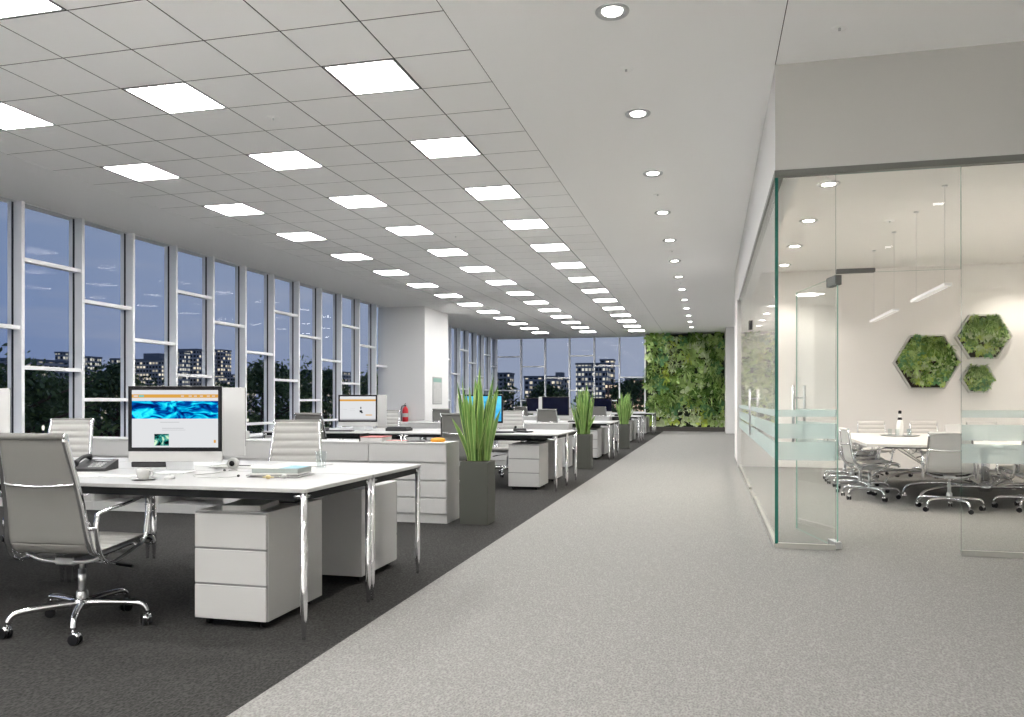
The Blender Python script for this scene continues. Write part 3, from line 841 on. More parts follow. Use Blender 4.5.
def place_cab(kind, x, y, lab):
    if kind not in protos:
        protos[kind] = cabinet(kind); o = protos[kind]; o.location = (x, y, 0); o['label'] = lab; o['group'] = 'white sideboard cabinets'; return o
    return dup(protos[kind], (x, y, 0), 0, lab, 'white sideboard cabinets')
for si, y in enumerate(SBY):
    kinds = [0, 1, 1, 2, 2, 3, 3] if si == 0 else [0]*5 if si == 1 else [0]*4
    for k, kd in enumerate(kinds):
        place_cab(kd, -2.43-.8*(k+1), y, 'white low cabinet in the sideboard row behind the %s desk group, %s from the aisle' % (GN[si], ORD[k]))

# ------------------------------------------------------------------ monitors
def make_monitor(kind):
    """all-in-one computer, screen faces -y, origin at the foot"""
    t = thing('desktop_computer', '', 'computer')
    W, z0, z1, yb = .283, .065, .52, .02
    m = MB(); m.box(-W, W, yb-.008, yb, z0, z1, b=.003)
    # bulged back shell
    n0 = len(m.v); K = 8
    for j in range(K+1):
        for i in range(K+1):
            u, v = i/K*2-1, j/K*2-1
            m.v.append((u*W*.98, yb+.042*(1-u*u)*(1-v*v)+.0005, (z0+z1)/2+v*(z1-z0)*.49))
    for j in range(K):
        for i in range(K):
            a = n0+j*(K+1)+i; m.f.append((a, a+K+1, a+K+2, a+1)); m.m.append(0); m.sm.append(True)
    m.build('housing', M_white, t)
    m = MB(); zc = z0+.062
    m.box(-W+.001, W-.001, yb-.0105, yb-.0085, zc, z1-.001); bz = m.build('bezel', M_black, t)
    m = MB(); y = yb-.0112; x0, x1, s0_, s1_ = -W+.024, W-.024, zc+.024, z1-.024
    sw, sh = x1-x0, s1_-s0_
    def fq(a, b, c, d, mt, dy): m.quad([(x0+a*sw, y-dy, s0_+c*sh), (x0+b*sw, y-dy, s0_+c*sh), (x0+b*sw, y-dy, s0_+d*sh), (x0+a*sw, y-dy, s0_+d*sh)], mt)
    if kind == 'web':
        fq(0,1,0,1,0,0); fq(0,1,.865,.925,1,.0003); fq(0,1,.50,.81,2,.0003); fq(.26,.43,.03,.235,3,.0003)
        fq(.33,.55,.435,.442,4,.0003); fq(.35,.60,.33,.337,4,.0003); fq(.35,.62,.30,.305,4,.0003); fq(.95,.975,.08,.13,1,.0003)
        fq(.08,.14,.88,.91,5,.0006); fq(.02,.07,.885,.905,0,.0006)
        for a in (.57,.66,.72,.79,.87,.93): fq(a, a+.035, .888, .902, 0, .0006)
        mats = [S_white, S_orange, S_ocean, S_blob, S_grey, S_teal]
    elif kind == 'shop':
        fq(0,1,0,1,0,0); fq(0,1,.80,.88,1,.0003); fq(.57,.60,.48,.56,2,.0003); fq(.55,.62,.33,.42,2,.0003); fq(.59,.64,.30,.36,2,.0003)
        fq(.72,.90,.20,.24,1,.0003); fq(.28,.42,.48,.485,3,.0003); fq(.28,.42,.40,.405,3,.0003); fq(.08,.2,.45,.455,3,.0003); fq(0,1,0,.06,3,.0003)
        mats = [S_white, S_orange, S_dark, S_grey]
    elif kind == 'sky':
        fq(0,1,0,1,0,0); fq(.3,.7,.01,.06,1,.0003); mats = [S_sky, S_grey]
    else:
        fq(0,1,0,1,0,0); mats = [S_off]
    m.build('screen', mats, bz)
    m = MB(); m.box(-.09, .09, -.07, .10, .0, .006, b=.002)
    P = [(0,.088,.004),(0,.075,.07),(0,.058,.20)]
    for i in range(2):
        (a0,b0,c0),(a1,b1,c1) = P[i], P[i+1]
        m.v += []; n0 = len(m.v)
        m.v += [(-.085,b0,c0),(.085,b0,c0),(.085,b1,c1),(-.085,b1,c1),(-.085,b0+.005,c0),(.085,b0+.005,c0),(.085,b1+.005,c1),(-.085,b1+.005,c1)]
        for f in ((0,1,2,3),(4,7,6,5),(0,4,5,1),(1,5,6,2),(2,6,7,3),(3,7,4,0)): m.f.append(tuple(n0+k for k in f)); m.m.append(0); m.sm.append(False)
    m.build('stand', M_alu, t)
    return t
MP = {}
def monitor(kind, x, y, rz, lab):
    if kind not in MP:
        o = MP[kind] = make_monitor(kind); o.location = (x, y, DT); o.rotation_euler = (0,0,rz); o['label'] = lab
    else: o = dup(MP[kind], (x, y, DT), rz, lab)
    o['group'] = 'all-in-one computers on the desks'
monitor('web', -3.12, 4.15, YAW, 'large all-in-one computer showing a web page with a blue banner')
monitor('off', -3.29, 4.74, PI, 'white back of the computer standing behind the lit blue banner screen')
monitor('off', -5.08, 4.62, PI, 'white back of the computer by the window, cut by the photo edge')
monitor('shop', -4.95, 10.65, YAW, 'computer with a white web page and orange stripe on the second desk group')
monitor('off', -5.0, 11.18, PI, 'white back of the computer behind the orange striped screen')
monitor('sky', -3.04, 10.55, .1, 'computer with a bright sky blue screen behind the tall plant')
monitor('off', -3.34, 11.18, PI, 'white back of the computer behind the sky blue screen')
monitor('off', -3.12, 16.3, .1, 'dark switched-off computer on the third desk group, aisle side')
monitor('off', -3.31, 16.85, PI, 'white computer back on the third desk group')
monitor('off', -3.03, 23.0, .1, 'dark switched-off computer on the fourth desk group, aisle side')
monitor('off', -4.99, 23.0, .1, 'dark switched-off computer on the fourth desk group, window side')
monitor('off', -2.95, 28.6, .05, 'dark computer on the last desk group before the green wall')

# ------------------------------------------------------------------ things on the desks
def T(name, label, cat, x, y, z, rz=0, group=None): return thing(name, label, cat, (x, y, z), rz, group)
# desk phone
t = T('desk_phone', 'dark grey desk phone with keypad beside the keyboard', 'phone', -3.72, 4.19, DT, .35)
m = MB(); n0 = len(m.v)
m.v += [(-.10,-.11,0),(.10,-.11,0),(.10,.11,0),(-.10,.11,0),(-.10,-.11,.018),(.10,-.11,.018),(.10,.11,.06),(-.10,.11,.06)]
for f in ((0,3,2,1),(4,5,6,7),(0,1,5,4),(1,2,6,5),(2,3,7,6),(3,0,4,7)): m.f.append(tuple(n0+k for k in f)); m.m.append(0); m.sm.append(False)
m.build('body', M_dkgrey, t)
m = MB(); m.tube(catmull([(-.07,-.12,.045),(-.07,-.08,.062),(-.07,0,.082),(-.07,.07,.082),(-.07,.11,.075)], 4), [.019,.02,.019,.017,.014,.013,.012,.012,.012,.012,.013,.014,.017,.019,.019,.018,.017], 10); m.build('handset', M_black, t)
m = MB()
for i in range(3):
    for j in range(4):
        x = -.01+.027*i; y = -.08+.027*j; z = .018+(y+.11)*.19+.0035; m.box(x, x+.019, y, y+.017, z-.002, z+.003)
m.box(-.015, .075, .04, .085, .052, .0575)
m.build('keypad', M_steel, t)
# router / black box beneath the monitor
t = T('black_folder', 'black leather folder lying under the large computer screen', 'folder', -3.52, 4.50, DT, .25)
m = MB(); m.box(-.15, .15, -.03, .12, 0, .034, b=.004); m.build('cover', M_black, t)
m = MB(); m.box(-.145, .148, -.034, -.029, .006, .026); m.build('pages', M_dkgrey, t)
# keyboard
t = T('keyboard', 'slim white keyboard in front of the large computer', 'keyboard', -3.36, 3.86, DT, YAW)
m = MB(); m.box(-.21, .21, -.055, .055, 0, .010, b=.003); m.build('base', M_alu, t)
m = MB()
for i in range(14):
    for j in range(5): m.box(-.202+.029*i, -.177+.029*i, -.048+.0195*j, -.0325+.0195*j, .0095, .0125)
m.build('keys', M_white, t)
# cup with saucer
t = T('cup', 'small glass coffee cup on a saucer at the desk edge', 'cup', -2.99, 3.72, DT)
m = MB(); m.lathe([(.03,0),(.05,.002),(.068,.010),(.07,.012),(.05,.006),(.001,.004)], n=28); m.build('saucer', M_white, t)
m = MB(); m.lathe([(.022,.006),(.03,.012),(.036,.035),(.039,.062),(.036,.062),(.033,.035),(.026,.014),(.001,.012)], n=28); m.build('bowl', pbr('milk glass', (.5,.5,.49), .15), t)
m = MB(); m.tube(catmull([(.036,0,.05),(.055,0,.048),(.06,0,.032),(.048,0,.02),(.034,0,.022)], 4), .004, 8); m.build('handle', M_white, t)
# mouse
t = T('computer_mouse', 'low white computer mouse on the nearest desk', 'mouse', -2.91, 3.83, DT, .5)
m = MB(); m.lathe([(.001,.018),(.015,.017),(.024,.013),(.029,.006),(.029,0),(.001,0)][::-1], n=24, M=Matrix.Diagonal((1,1.9,1,1))); m.build('shell', M_white, t)
m = MB(); m.box(-.0015,.0015,.0,.03,.0155,.0185); m.build('scroll_strip', M_dkgrey, t)
# webcam like puck with cable
t = T('desk_camera', 'small white round device with a black lens beside the screen', 'webcam', -2.86, 4.36, DT, .2)
m = MB(); m.lathe([(.026,0),(.028,.004),(.01,.008),(.007,.02)], n=20); m.build('foot', M_white, t)
m = MB(); Mx = Matrix.Translation((0,0,.045)) @ Matrix.Rotation(R(90),4,'X'); m.lathe([(.02,-.02),(.034,-.014),(.036,0),(.034,.014),(.026,.018)], n=24, M=Mx); hd = m.build('head', M_white, t)
m = MB(); m.lathe([(.0,.02),(.017,.02),(.015,.0185)][::-1], n=20, M=Mx); m.build('lens', M_black, hd)
t = T('earphones', 'thin white earphone cable trailing across the desk', 'earphones', -2.80, 4.0, DT)
m = MB(); m.tube(catmull([(-.08,.30,.003),(-.05,.16,.003),(-.09,.02,.003),(.03,-.10,.003),(.14,-.08,.003),(.21,.0,.003)], 6), .0022, 6); m.build('cable', M_white, t)
for a, b in ((-.08,.30),(.21,.0)):
    m = MB(); m.lathe([(.002,0),(.008,.003),(.008,.01),(.003,.014)], a, b, 0, n=12); m.build('earbud', M_dkgrey, t)
# papers
def sheet(x, y, rz, w, h, lab, mat=None, th=.003, z=DT):
    t = T('paper_sheet', lab, 'paper', x, y, z, rz)
    m = MB(); k = 3
    for i in range(k): m.box(-w/2+.004*i, w/2+.003*i, -h/2, h/2, th*i/k, th*(i+.8)/k, M=Matrix.Rotation(.03*i,4,'Z'))
    m.build('sheets', mat or M_paper, t); return t
sheet(-3.66, 3.90, -.1, .19, .26, 'loose white paper lying between phone and keyboard')
sheet(-2.96, 4.62, .1, .34, .26, 'open white papers on the back desk beside the computer foot', th=.008)
sheet(-2.60, 4.86, -.1, .22, .20, 'white sheets near the back edge of the desk before the ribbed chair', th=.005)
t = T('ballpoint_pen', 'black pen lying on the open white papers', 'pen', -2.94, 4.60, DT+.0085, .1)
m = MB(); m.tube([(-.07,0,0),(.045,0,0)], .0045, 8); m.build('barrel', M_black, t)
m = MB(); m.tube([(.045,0,0),(.062,0,0),(.07,0,0)], [.0045,.003,.001], 8); m.build('tip', M_chrome, t)
# magazines: each its own object
rr = random.Random(4)
mags = [(0,.30,.22,.004,M_mag,.05),(.02,.29,.21,.005,M_mag,-.12),(-.01,.30,.215,.005,M_mag,.10),(.01,.28,.21,.006,M_paper,-.03)]
z = DT
for i, (dx, w, h, th, mt, a) in enumerate(mags):
    t = T('magazine', 'grey magazine in the stack on the near desk corner, %s from the bottom' % ORD[i], 'magazine', -2.40+dx, 4.12, z, .15+a, 'stacked magazines')
    m = MB(); m.box(-w/2, w/2, -h/2, h/2, .0005, th-.0005); m.build('pages', M_paper if i % 2 else mt, t)
    m = MB(); m.box(-w/2-.001, w/2+.001, -h/2-.001, h/2+.001, th-.0005, th); m.build('cover', mt, t)
    z += th+.0003
t = T('softcover_book', 'thick catalogue with pale cover and light blue corner on top of the magazines', 'book', -2.41, 4.14, z, .12)
m = MB(); m.box(-.125, .15, -.10, .10, .0, .026, b=.002); m.build('pages', M_magcover, t)
m = MB(); m.box(-.127, .152, -.102, .102, .0262, .028); m.build('cover', M_paper, t)
m = MB(); m.box(.04, .1525, -.1025, .1025, .0282, .0292); m.build('blue_corner', M_blue, t)
for i, (x, y, mt, lab) in enumerate([(-2.36, 3.93, M_candy, 'gold wrapped sweet in front of the magazines'), (-2.29, 3.98, M_white, 'white wrapped sweet in front of the magazines')]):
    t = T('wrapped_sweet', lab, 'sweet', x, y, DT, .6*i)
    m = MB(); m.lathe([(.003,-.016),(.010,-.010),(.012,0),(.010,.010),(.003,.016)], n=12, M=Matrix.Translation((0,0,.0122)) @ Matrix.Rotation(PI/2,4,'Y')); m.build('sweet', mt, t)
    m = MB()
    for sg in (-1,1): m.prism([(sg*.014,-.002),(sg*.028,-.011),(sg*.03,.011),(sg*.014,.002)][::sg], .008, .014)
    m.build('twist', mt, t)
def tumbler(x, y, z, lab, h=.10, rr_=.034, grp=None):
    t = T('drinking_glass', lab, 'glass', x, y, z, 0, grp)
    m = MB(); m.lathe([(rr_*.85,0),(rr_,h),(rr_-.003,h),(rr_*.85-.003,.008),(.001,.008)], n=24); m.build('glass', M_clear, t); return t
tumbler(-2.42, 4.66, DT, 'clear water glass on the back desk next to the ribbed chair', .11, .036)
# things on the pedestal under the near desk
t = T('closed_book', 'thick white book lying on the nearest drawer pedestal', 'book', -2.38, 3.80, .6005, .2)
m = MB(); m.box(-.10, .10, -.14, .14, .002, .026); m.build('pages', M_paper, t)
m = MB(); m.box(-.103, .103, -.143, .143, 0, .002); m.box(-.103, .103, -.143, .143, .0262, .0285); m.box(-.105,-.101,-.143,.143,.0,.0285); m.build('cover', M_magcover, t)
t = T('black_bag', 'black laptop sleeve lying under the near desk on the pedestal', 'laptop sleeve', -2.36, 4.10, .6005, 0)
m = MB(); m.box(-.16, .12, -.08, .10, 0, .016, b=.005); m.build('sleeve', M_black, t)
m = MB(); m.tube([(-.15,-.082,.008),(.11,-.082,.008)], .002, 6); m.build('zip', M_steel, t)
# second desk group clutter and others
def clutter(name, lab, cat, x, y, z, rz, w, d, h, mat, mat2):
    t = T(name, lab, cat, x, y, z, rz)
    m = MB(); m.box(-w/2, w/2, -d/2, d/2, 0, h*.8, b=min(.004,h*.2)); m.build('base', mat, t)
    m = MB(); m.box(-w/2*.9, w/2*.9, -d/2*.85, d/2*.85, h*.8, h); m.build('cover', mat2, t); return t
clutter('laptop', 'closed dark laptop on the second desk group by the aisle', 'laptop', -2.72, 10.42, DT, .1, .34, .24, .022, M_dkgrey, M_black)
clutter('notebook', 'black notebook next to the dark laptop on the second desk group', 'notebook', -2.48, 10.62, DT, -.3, .24, .17, .02, M_black, M_dkgrey)
clutter('notebook', 'pale pink notebook near the corner of the second desk group', 'notebook', -2.20, 10.45, DT, .2, .24, .17, .012, M_paper, pbr('pale pink cover', (.70,.55,.54), .6))
t = T('desk_phone', 'dark desk phone standing on the second desk group, aisle side', 'phone', -2.62, 11.0, DT, .2)
m = MB(); m.box(-.09,.09,-.1,.1,0,.045,b=.008); m.build('body', M_dkgrey, t)
m = MB(); m.tube([(-.06,-.09,.06),(-.06,.09,.06)], .018, 8); m.build('handset', M_black, t)
clutter('keyboard', 'black keyboard below the orange striped screen', 'keyboard', -5.1, 10.35, DT, .1, .42, .13, .016, M_black, M_dkgrey)
clutter('keyboard', 'white keyboard below the sky blue screen', 'keyboard', -3.1, 10.28, DT, .1, .40, .12, .012, M_alu, M_white)
clutter('desk_tray', 'grey document tray on the second desk group between the screens', 'tray', -4.35, 10.75, DT, 0, .32, .25, .055, M_dkgrey, M_black)
t = T('desk_phone', 'dark desk phone beside the orange striped screen', 'phone', -5.5, 10.6, DT, .2)
m = MB(); m.box(-.09,.09,-.1,.1,0,.045,b=.008); m.build('body', M_dkgrey, t)
m = MB(); m.tube([(-.06,-.09,.06),(-.06,.09,.06)], .018, 8); m.build('handset', M_black, t)
clutter('document_box', 'low grey document box on the third desk group', 'box', -2.65, 16.0, DT, .1, .3, .22, .03, M_dkgrey, M_black)
clutter('document_box', 'grey tray with papers at the window side of the third desk group', 'tray', -4.6, 16.05, DT, 0, .34, .25, .06, M_dkgrey, M_paper)
clutter('document_box', 'small dark box on the fourth desk group', 'box', -2.5, 22.8, DT, .1, .3, .22, .05, M_dkgrey, M_black)
# on the near sideboard
t = T('bookend', 'black bookend at the start of the red folders on the near sideboard', 'bookend', -3.36, 7.38, .77)
m = MB(); m.box(-.003,.003,-.11,.11,0,.075); m.box(-.003,.10,-.10,.10,.0,.002); m.build('plate', M_black, t)
for i, (dx, w, mt, lab) in enumerate([(.13,.22,M_redc,'red folder lying on the near sideboard'), ]):
    t = T('folder', lab, 'folder', -3.36+dx, 7.38, .7722, .04)
    m = MB(); m.box(-w/2,w/2,-.14,.14,.0,.04); m.build('pages', M_paper, t)
    m = MB(); m.box(-w/2-.003,w/2+.003,-.143,.143,.0402,.046); m.build('cover', mt, t)
clutter('notebook', 'thin white booklet lying on the near sideboard right of the red folder', 'notebook', -3.0, 7.36, .77, .1, .22, .15, .012, M_paper, M_redc)
clutter('notebook', 'thin dark tablet lying on the near sideboard next to the orange pouch', 'tablet', -2.80, 7.40, .77, -.1, .24, .17, .010, M_dkgrey, M_black)
t = T('orange_pouch', 'small orange pouch on the end of the near sideboard', 'pouch', -2.58, 7.38, .77, .3)
m = MB(); m.lathe([(.05,0),(.062,.012),(.055,.032),(.03,.042),(.006,.044)], n=18, M=Matrix.Diagonal((1.2,.8,1,1))); m.build('pouch', M_orange, t)
m = MB(); m.tube([(-.05,0,.043),(.05,0,.043)], .004, 6); m.build('zip', M_dkgrey, t)
t = T('storage_box', 'low white box with black front on the near sideboard, window side', 'box', -4.86, 7.43, .77)
m = MB(); m.box(-.12,.12,-.1,.1,0,.085,b=.003); m.build('box', M_white, t)
m = MB(); m.box(-.09,.11,-.103,-.1005,.01,.07); m.build('front_panel', M_black, t)
clutter('document_tray', 'flat black tray on the near sideboard behind the computers', 'tray', -5.35, 7.4, .77, .1, .32, .24, .04, M_black, M_dkgrey)
# poster and extinguisher on the pier
t = T('evacuation_plan', 'framed evacuation plan with a green header on the white pier', 'poster', -7.788, 22.20, 1.47, 0)
m = MB(); m.box(.0, .012, -.40, .40, -.40, .40); m.build('frame', pbr('pale frame', (.36,.37,.36), .5), t)
m = MB(); m.box(.012, .014, -.365, .365, -.365, .365); m.build('sheet', M_paper, t)
m = MB(); m.box(.0142, .015, -.365, .365, .25, .365); m.build('header', M_poster_g, t)
m = MB()
def ln(y0,y1,z0,z1): m.box(.0142,.0148,y0,y1,z0,z1)
ln(-.3,.3,-.32,-.305); ln(-.3,-.285,-.32,.0); ln(.1,.115,-.32,.05); ln(-.1,.115,.035,.05); ln(-.1,-.085,-.1,.2); ln(.2,.3,.1,.2); ln(-.3,-.2,.05,.15); ln(.2,.3,-.2,-.18)
m.build('plan_drawing', M_poster_l, t)
t = T('fire_extinguisher', 'red fire extinguisher mounted on the grey side of the pier', 'fire extinguisher', -8.33, 21.045, .52)
m = MB(); m.lathe([(.07,0),(.085,.012),(.085,.38),(.075,.43),(.045,.47),(.022,.485),(.02,.51)], n=24); m.build('cylinder', M_red, t)
m = MB(); m.lathe([(.0857,.20),(.0862,.205),(.0862,.30),(.0857,.305)], n=24); m.build('paper_band', M_paper, t)
m = MB(); m.box(-.02,.02,-.02,.02,.50,.54); m.tube([(-.02,0,.55),(.03,-.06,.58)], .008, 6); m.tube([(-.02,0,.53),(.03,-.06,.53)], .008, 6); m.build('valve', M_black, t)
m = MB(); m.tube(catmull([(-.02,0,.52),(-.09,-.02,.50),(-.115,-.03,.38),(-.105,-.03,.2),(-.095,-.03,.08)], 5), .011, 8); m.build('hose', M_black, t)
m = MB(); m.box(-.03,.03,.085,.103,.1,.42); m.build('wall_bracket', M_steel, t)

# ------------------------------------------------------------------ meeting table and its things
TZ = .69
t = T('meeting_table', 'large white meeting table on chrome star legs', 'table', 3.1, 11.3, 0)
P = [(-1.40,-1.72),(-1.0,-1.80),(1.0,-1.80),(1.40,-1.72),(1.5,0),(1.40,1.5),(1.0,1.6),(-1.0,1.6),(-1.25,1.55),(-1.34,0)]
P = [(x, y) for x, y in P]
m = MB(); m.prism(P, TZ-.028, TZ); m.build('tabletop', pbr('warm white laminate', (.66,.65,.63), .3), t)
m = MB(); m.box(-1.15,-1.10,-1.55,1.35,TZ-.058,TZ-.03); m.box(1.10,1.15,-1.55,1.35,TZ-.058,TZ-.03)
for y in (-1.5, -.1, 1.2): m.box(-1.10, 1.10, y, y+.04, TZ-.058, TZ-.03)
m.build('under_frame', M_dkgrey, t)
for cy in (-1.0, .85):
    c = MB(); c.tube([(0,cy,.16),(0,cy,TZ-.03)], .045, 16); c.lathe([(.06,.12),(.075,.14),(.075,.2),(.05,.22)], 0, cy, 0, n=18); 
    c.build('column', M_chrome, t)
    for k in range(4):
        a = PI/4+PI/2*k; q = MB(); dx, dy = math.cos(a)*1.1, math.sin(a)*.55
        q.tube(catmull([(0,cy,.17),(dx*.5,cy+dy*.5,.19),(dx*.9,cy+dy*.9,.15),(dx,cy+dy,.07),(dx,cy+dy,.012)], 5), .018, 8)
        q.tube([(dx,cy+dy,.001),(dx,cy+dy,.015)], .03, 10)
        q.tube([(dx*.12,cy+dy*.12,.2),(dx*.95,cy+dy*.95,TZ-.035)], .008, 6)
        q.build('leg', M_chrome, t)
BX, BYY = 2.52, 11.85
t = T('serving_tray', 'silver tray with water bottle and glasses on the meeting table', 'tray', BX, BYY, TZ, .1)
m = MB(); m.lathe([(.20,0),(.23,.004),(.25,.016),(.245,.018),(.22,.008),(.001,.006)], n=36); m.build('tray', M_steel, t)
t = T('water_bottle', 'clear water bottle with a black label and stopper on the tray', 'bottle', BX, BYY, TZ+.006)
m = MB(); m.lathe([(.04,0),(.045,.01),(.045,.15),(.038,.19),(.02,.25),(.017,.30),(.019,.31)], n=24); m.build('glass_body', pbr('frosted bottle glass', (.80,.80,.78), .1), t)
m = MB(); m.lathe([(.0305,.215),(.0275,.235),(.0225,.25)], n=20); m.build('neck_label', M_black, t)
m = MB(); m.lathe([(.019,.3),(.022,.312),(.022,.335),(.015,.345)], n=20); m.build('stopper', M_black, t)
for i, (dx, dy) in enumerate([(-.13,-.02),(-.06,-.13),(.13,.03),(.09,-.1)]):
    tumbler(BX+dx, BYY+dy, TZ+.0085, 'upside drinking glass on the meeting room tray beside the water bottle', .09, .03, 'glasses on the tray')
for i, (x, y) in enumerate([(2.84,10.6),(3.07,10.6),(3.32,10.6)]):
    t = T('name_card', 'white folded card standing on the meeting table above the frosted glass, %s from the bottle' % ORD[i], 'card', x, y, TZ, .05)
    m = MB(); a = .05
    m.v += [(-.085,-a,0),(.085,-a,0),(.085,0,.20),(-.085,0,.20),(.085,a,0),(-.085,a,0),(-.085,-a+.003,0),(.085,-a+.003,0),(.085,0,.194),(-.085,0,.194),(.085,a-.003,0),(-.085,a-.003,0)]
    for f in ((0,1,2,3),(3,2,4,5),(6,9,8,7),(9,11,10,8),(0,3,9,6),(3,5,11,9),(1,7,8,2),(2,8,10,4)): m.f.append(f); m.m.append(0); m.sm.append(False)
    m.build('card', M_paper, t)
# pendant lamps
for i, (ya, yb, lab) in enumerate([(9.2,10.65,'slim linear pendant lamp over the near half of the meeting table'), (11.6,13.2,'slim linear pendant lamp over the far half of the meeting table')]):
    X = 2.42; t = T('pendant_lamp', lab, 'pendant lamp', X, ya, 2.38)
    L = yb-ya; m = MB(); m.box(-.04,.04,0,L,0,.03,b=.003); m.build('housing', M_alu, t)
    m = MB(); m.box(-.028,.028,.02,L-.02,-.002,-.0002); m.build('led_strip', M_leds, t)
    for yy in (.12, L-.12):
        c = MB(); c.tube([(0,yy,.03),(0,yy,1.078)], .0018, 6); c.tube([(0,yy,1.068),(0,yy,1.079)], .03, 12); c.build('suspension_cable', M_steel, t)

# ------------------------------------------------------------------ outside: dusk, trees, buildings
GZ = -9.0
m = MB(); m.quad([(-400,-150,GZ),(300,-150,GZ),(300,420,GZ),(-400,420,GZ)]); struct('ground_outside', m, pbr('night lawn', (.02,.03,.018), .95, noise_amt=.4, noise_scale=.1))
T_L = [leafmat('tree leaf a', (.09,.15,.06)), leafmat('tree leaf b', (.15,.22,.08)), leafmat('tree leaf c', (.05,.09,.04))]
M_bark = pbr('bark', (.06,.045,.03), .9)
def make_tree(seed, hgt, rad):
    r = random.Random(seed)
    t = thing('tree', '', 'tree')
    m = MB(); m.tube([(0,0,0),(.1,0,hgt*.3),(0,.1,hgt*.6),(0,0,hgt*.85)], [.28,.22,.15,.05], 8)
    tips = []
    for k in range(14):
        a = r.uniform(0,2*PI); z = hgt*r.uniform(.3,.8); L = rad*r.uniform(.5,.95)
        e = (math.cos(a)*L, math.sin(a)*L, z+L*.5)
        m.tube([(0,0,z),(e[0]*.5,e[1]*.5,z+L*.3),e], [.09,.06,.02], 5)
    m.build('trunk', M_bark, t)
    m = MB(); 
    for c in range(70):
        u = r.random()**.8; zz = hgt*(.30+.68*u); ra = rad*math.sin(PI*(.18+.78*u))**.8*math.sqrt(r.random()); a = r.uniform(0,2*PI)
        cc = Vector((math.cos(a)*ra, math.sin(a)*ra, zz)); cr = r.uniform(.55,1.15)
        mt = r.choice((0,0,1,2))
        for k in range(85):
            d = Vector((r.gauss(0,1), r.gauss(0,1), r.gauss(0,.8))).normalized()
            p = cc+d*cr*r.uniform(.6,1.05)
            s_ = r.uniform(.10,.24); q = Vector((r.gauss(0,1), r.gauss(0,1), r.gauss(0,1))).normalized(); w = q.cross(d)
            if w.length < .1: continue
            w.normalize(); n0 = len(m.v)
            m.v += [tuple(p-q*s_), tuple(p+w*s_*.45), tuple(p+q*s_), tuple(p-w*s_*.45)]
            m.f.append((n0,n0+1,n0+2,n0+3)); m.m.append(mt if r.random() < .8 else r.choice((0,1,2))); m.sm.append(False)
    tag(m.build('crown', T_L, t), kind='stuff')
    return t
trA = make_tree(1, 11.4, 3.6); trB = make_tree(2, 12.6, 3.2); trs = [trA, trB]; used = set()
trees = [(-26,24.7,'A',1.03,'dark leafy tree outside the window at the photo edge, the closest to the near chair'),
 (-27.5,28.5,'B',.87,'bushy tree outside the first full side window behind the near chair'),
 (-33,35.5,'A',1.0,'broad tree filling the lower half of the second side window'),
 (-28,33.0,'B',.94,'tall rounded tree outside the third side window above the ribbed chair'),
 (-36,46,'A',.97,'tree standing before the broad office block above the big computer screen'),
 (-34,50.5,'B',.90,'tree outside the windows before the low office block with bright floors'),
 (-28,46,'B',1.0,'tall tree outside the side windows right of the white computer back'),
 (-30,54,'A',1.12,'large tree outside the side windows above the second ribbed chair'),
 (-31,60.5,'B',1.0,'tree outside the narrow side windows before the orange striped screen'),
 (-30,68,'A',1.12,'large tree outside the narrow side windows above the orange striped screen'),
 (-36,80,'B',.93,'tree seen in the last narrow windows beside the pier'),
 (-22,38,'A',.80,'low bushy tree close to the side windows, short trunk, before the tall ones'),
 (-22,58,'B',.76,'low tree close to the glass beyond the orange striped screen'),
 (-15.5,58,'A',.98,'dark bushy tree outside the first far window'),
 (-12.2,60,'B',.90,'tree outside the far windows standing before the blue grey block'),
 (-8.2,57,'A',.90,'tree outside the far windows before the bright tower'),
 (-6.2,64,'B',.93,'slender tree outside the far windows, tallest beside the green wall'),
 (-4.0,59,'A',.84,'low tree outside the far windows mostly hidden by the green wall'),
 (-13.5,50,'B',.72,'low tree close outside the far windows by the corner'),
 (-7.5,49,'A',.76,'low bushy tree close outside the far windows')]
for i, (x, y, k, s_, lab) in enumerate(trees):
    src = trA if k == 'A' else trB
    if k not in used: used.add(k); o = src; o['label'] = lab
    else: o = copy_tree(src); o['label'] = lab
    o['group'] = 'trees outside'; o.location = (x, y, GZ); o.rotation_euler = (0,0,i*1.3); o.scale = (s_, s_, s_)

M_lampglow = emit('park lamp glow', (1,.95,.8), .9)
def park_lamp(x, y, h, lab):
    t = thing('park_lamp', lab, 'street lamp', (x, y, GZ), 0, 'lamps among the trees')
    q = MB(); q.tube([(0,0,0),(0,0,h-.11)], .04, 8); q.build('pole', M_dkgrey, t)
    q = MB(); q.lathe([(.02,h-.11),(.04,h-.06),(.04,h+.02),(.015,h+.05)], n=12); q.build('lantern', M_lampglow, t)
for i, (x, y, h, lab) in enumerate([(-20.5,20.9,9.35,'park lamp glowing between the trees in the second side window'),(-20.5,22.0,9.1,'lower park lamp glowing beside the first one'),
        (-21,33.2,9.3,'park lamp glowing low in the window right of the white computer back'),(-19,44.5,9.1,'park lamp glowing in the narrow side windows')]): park_lamp(x, y, h, lab)

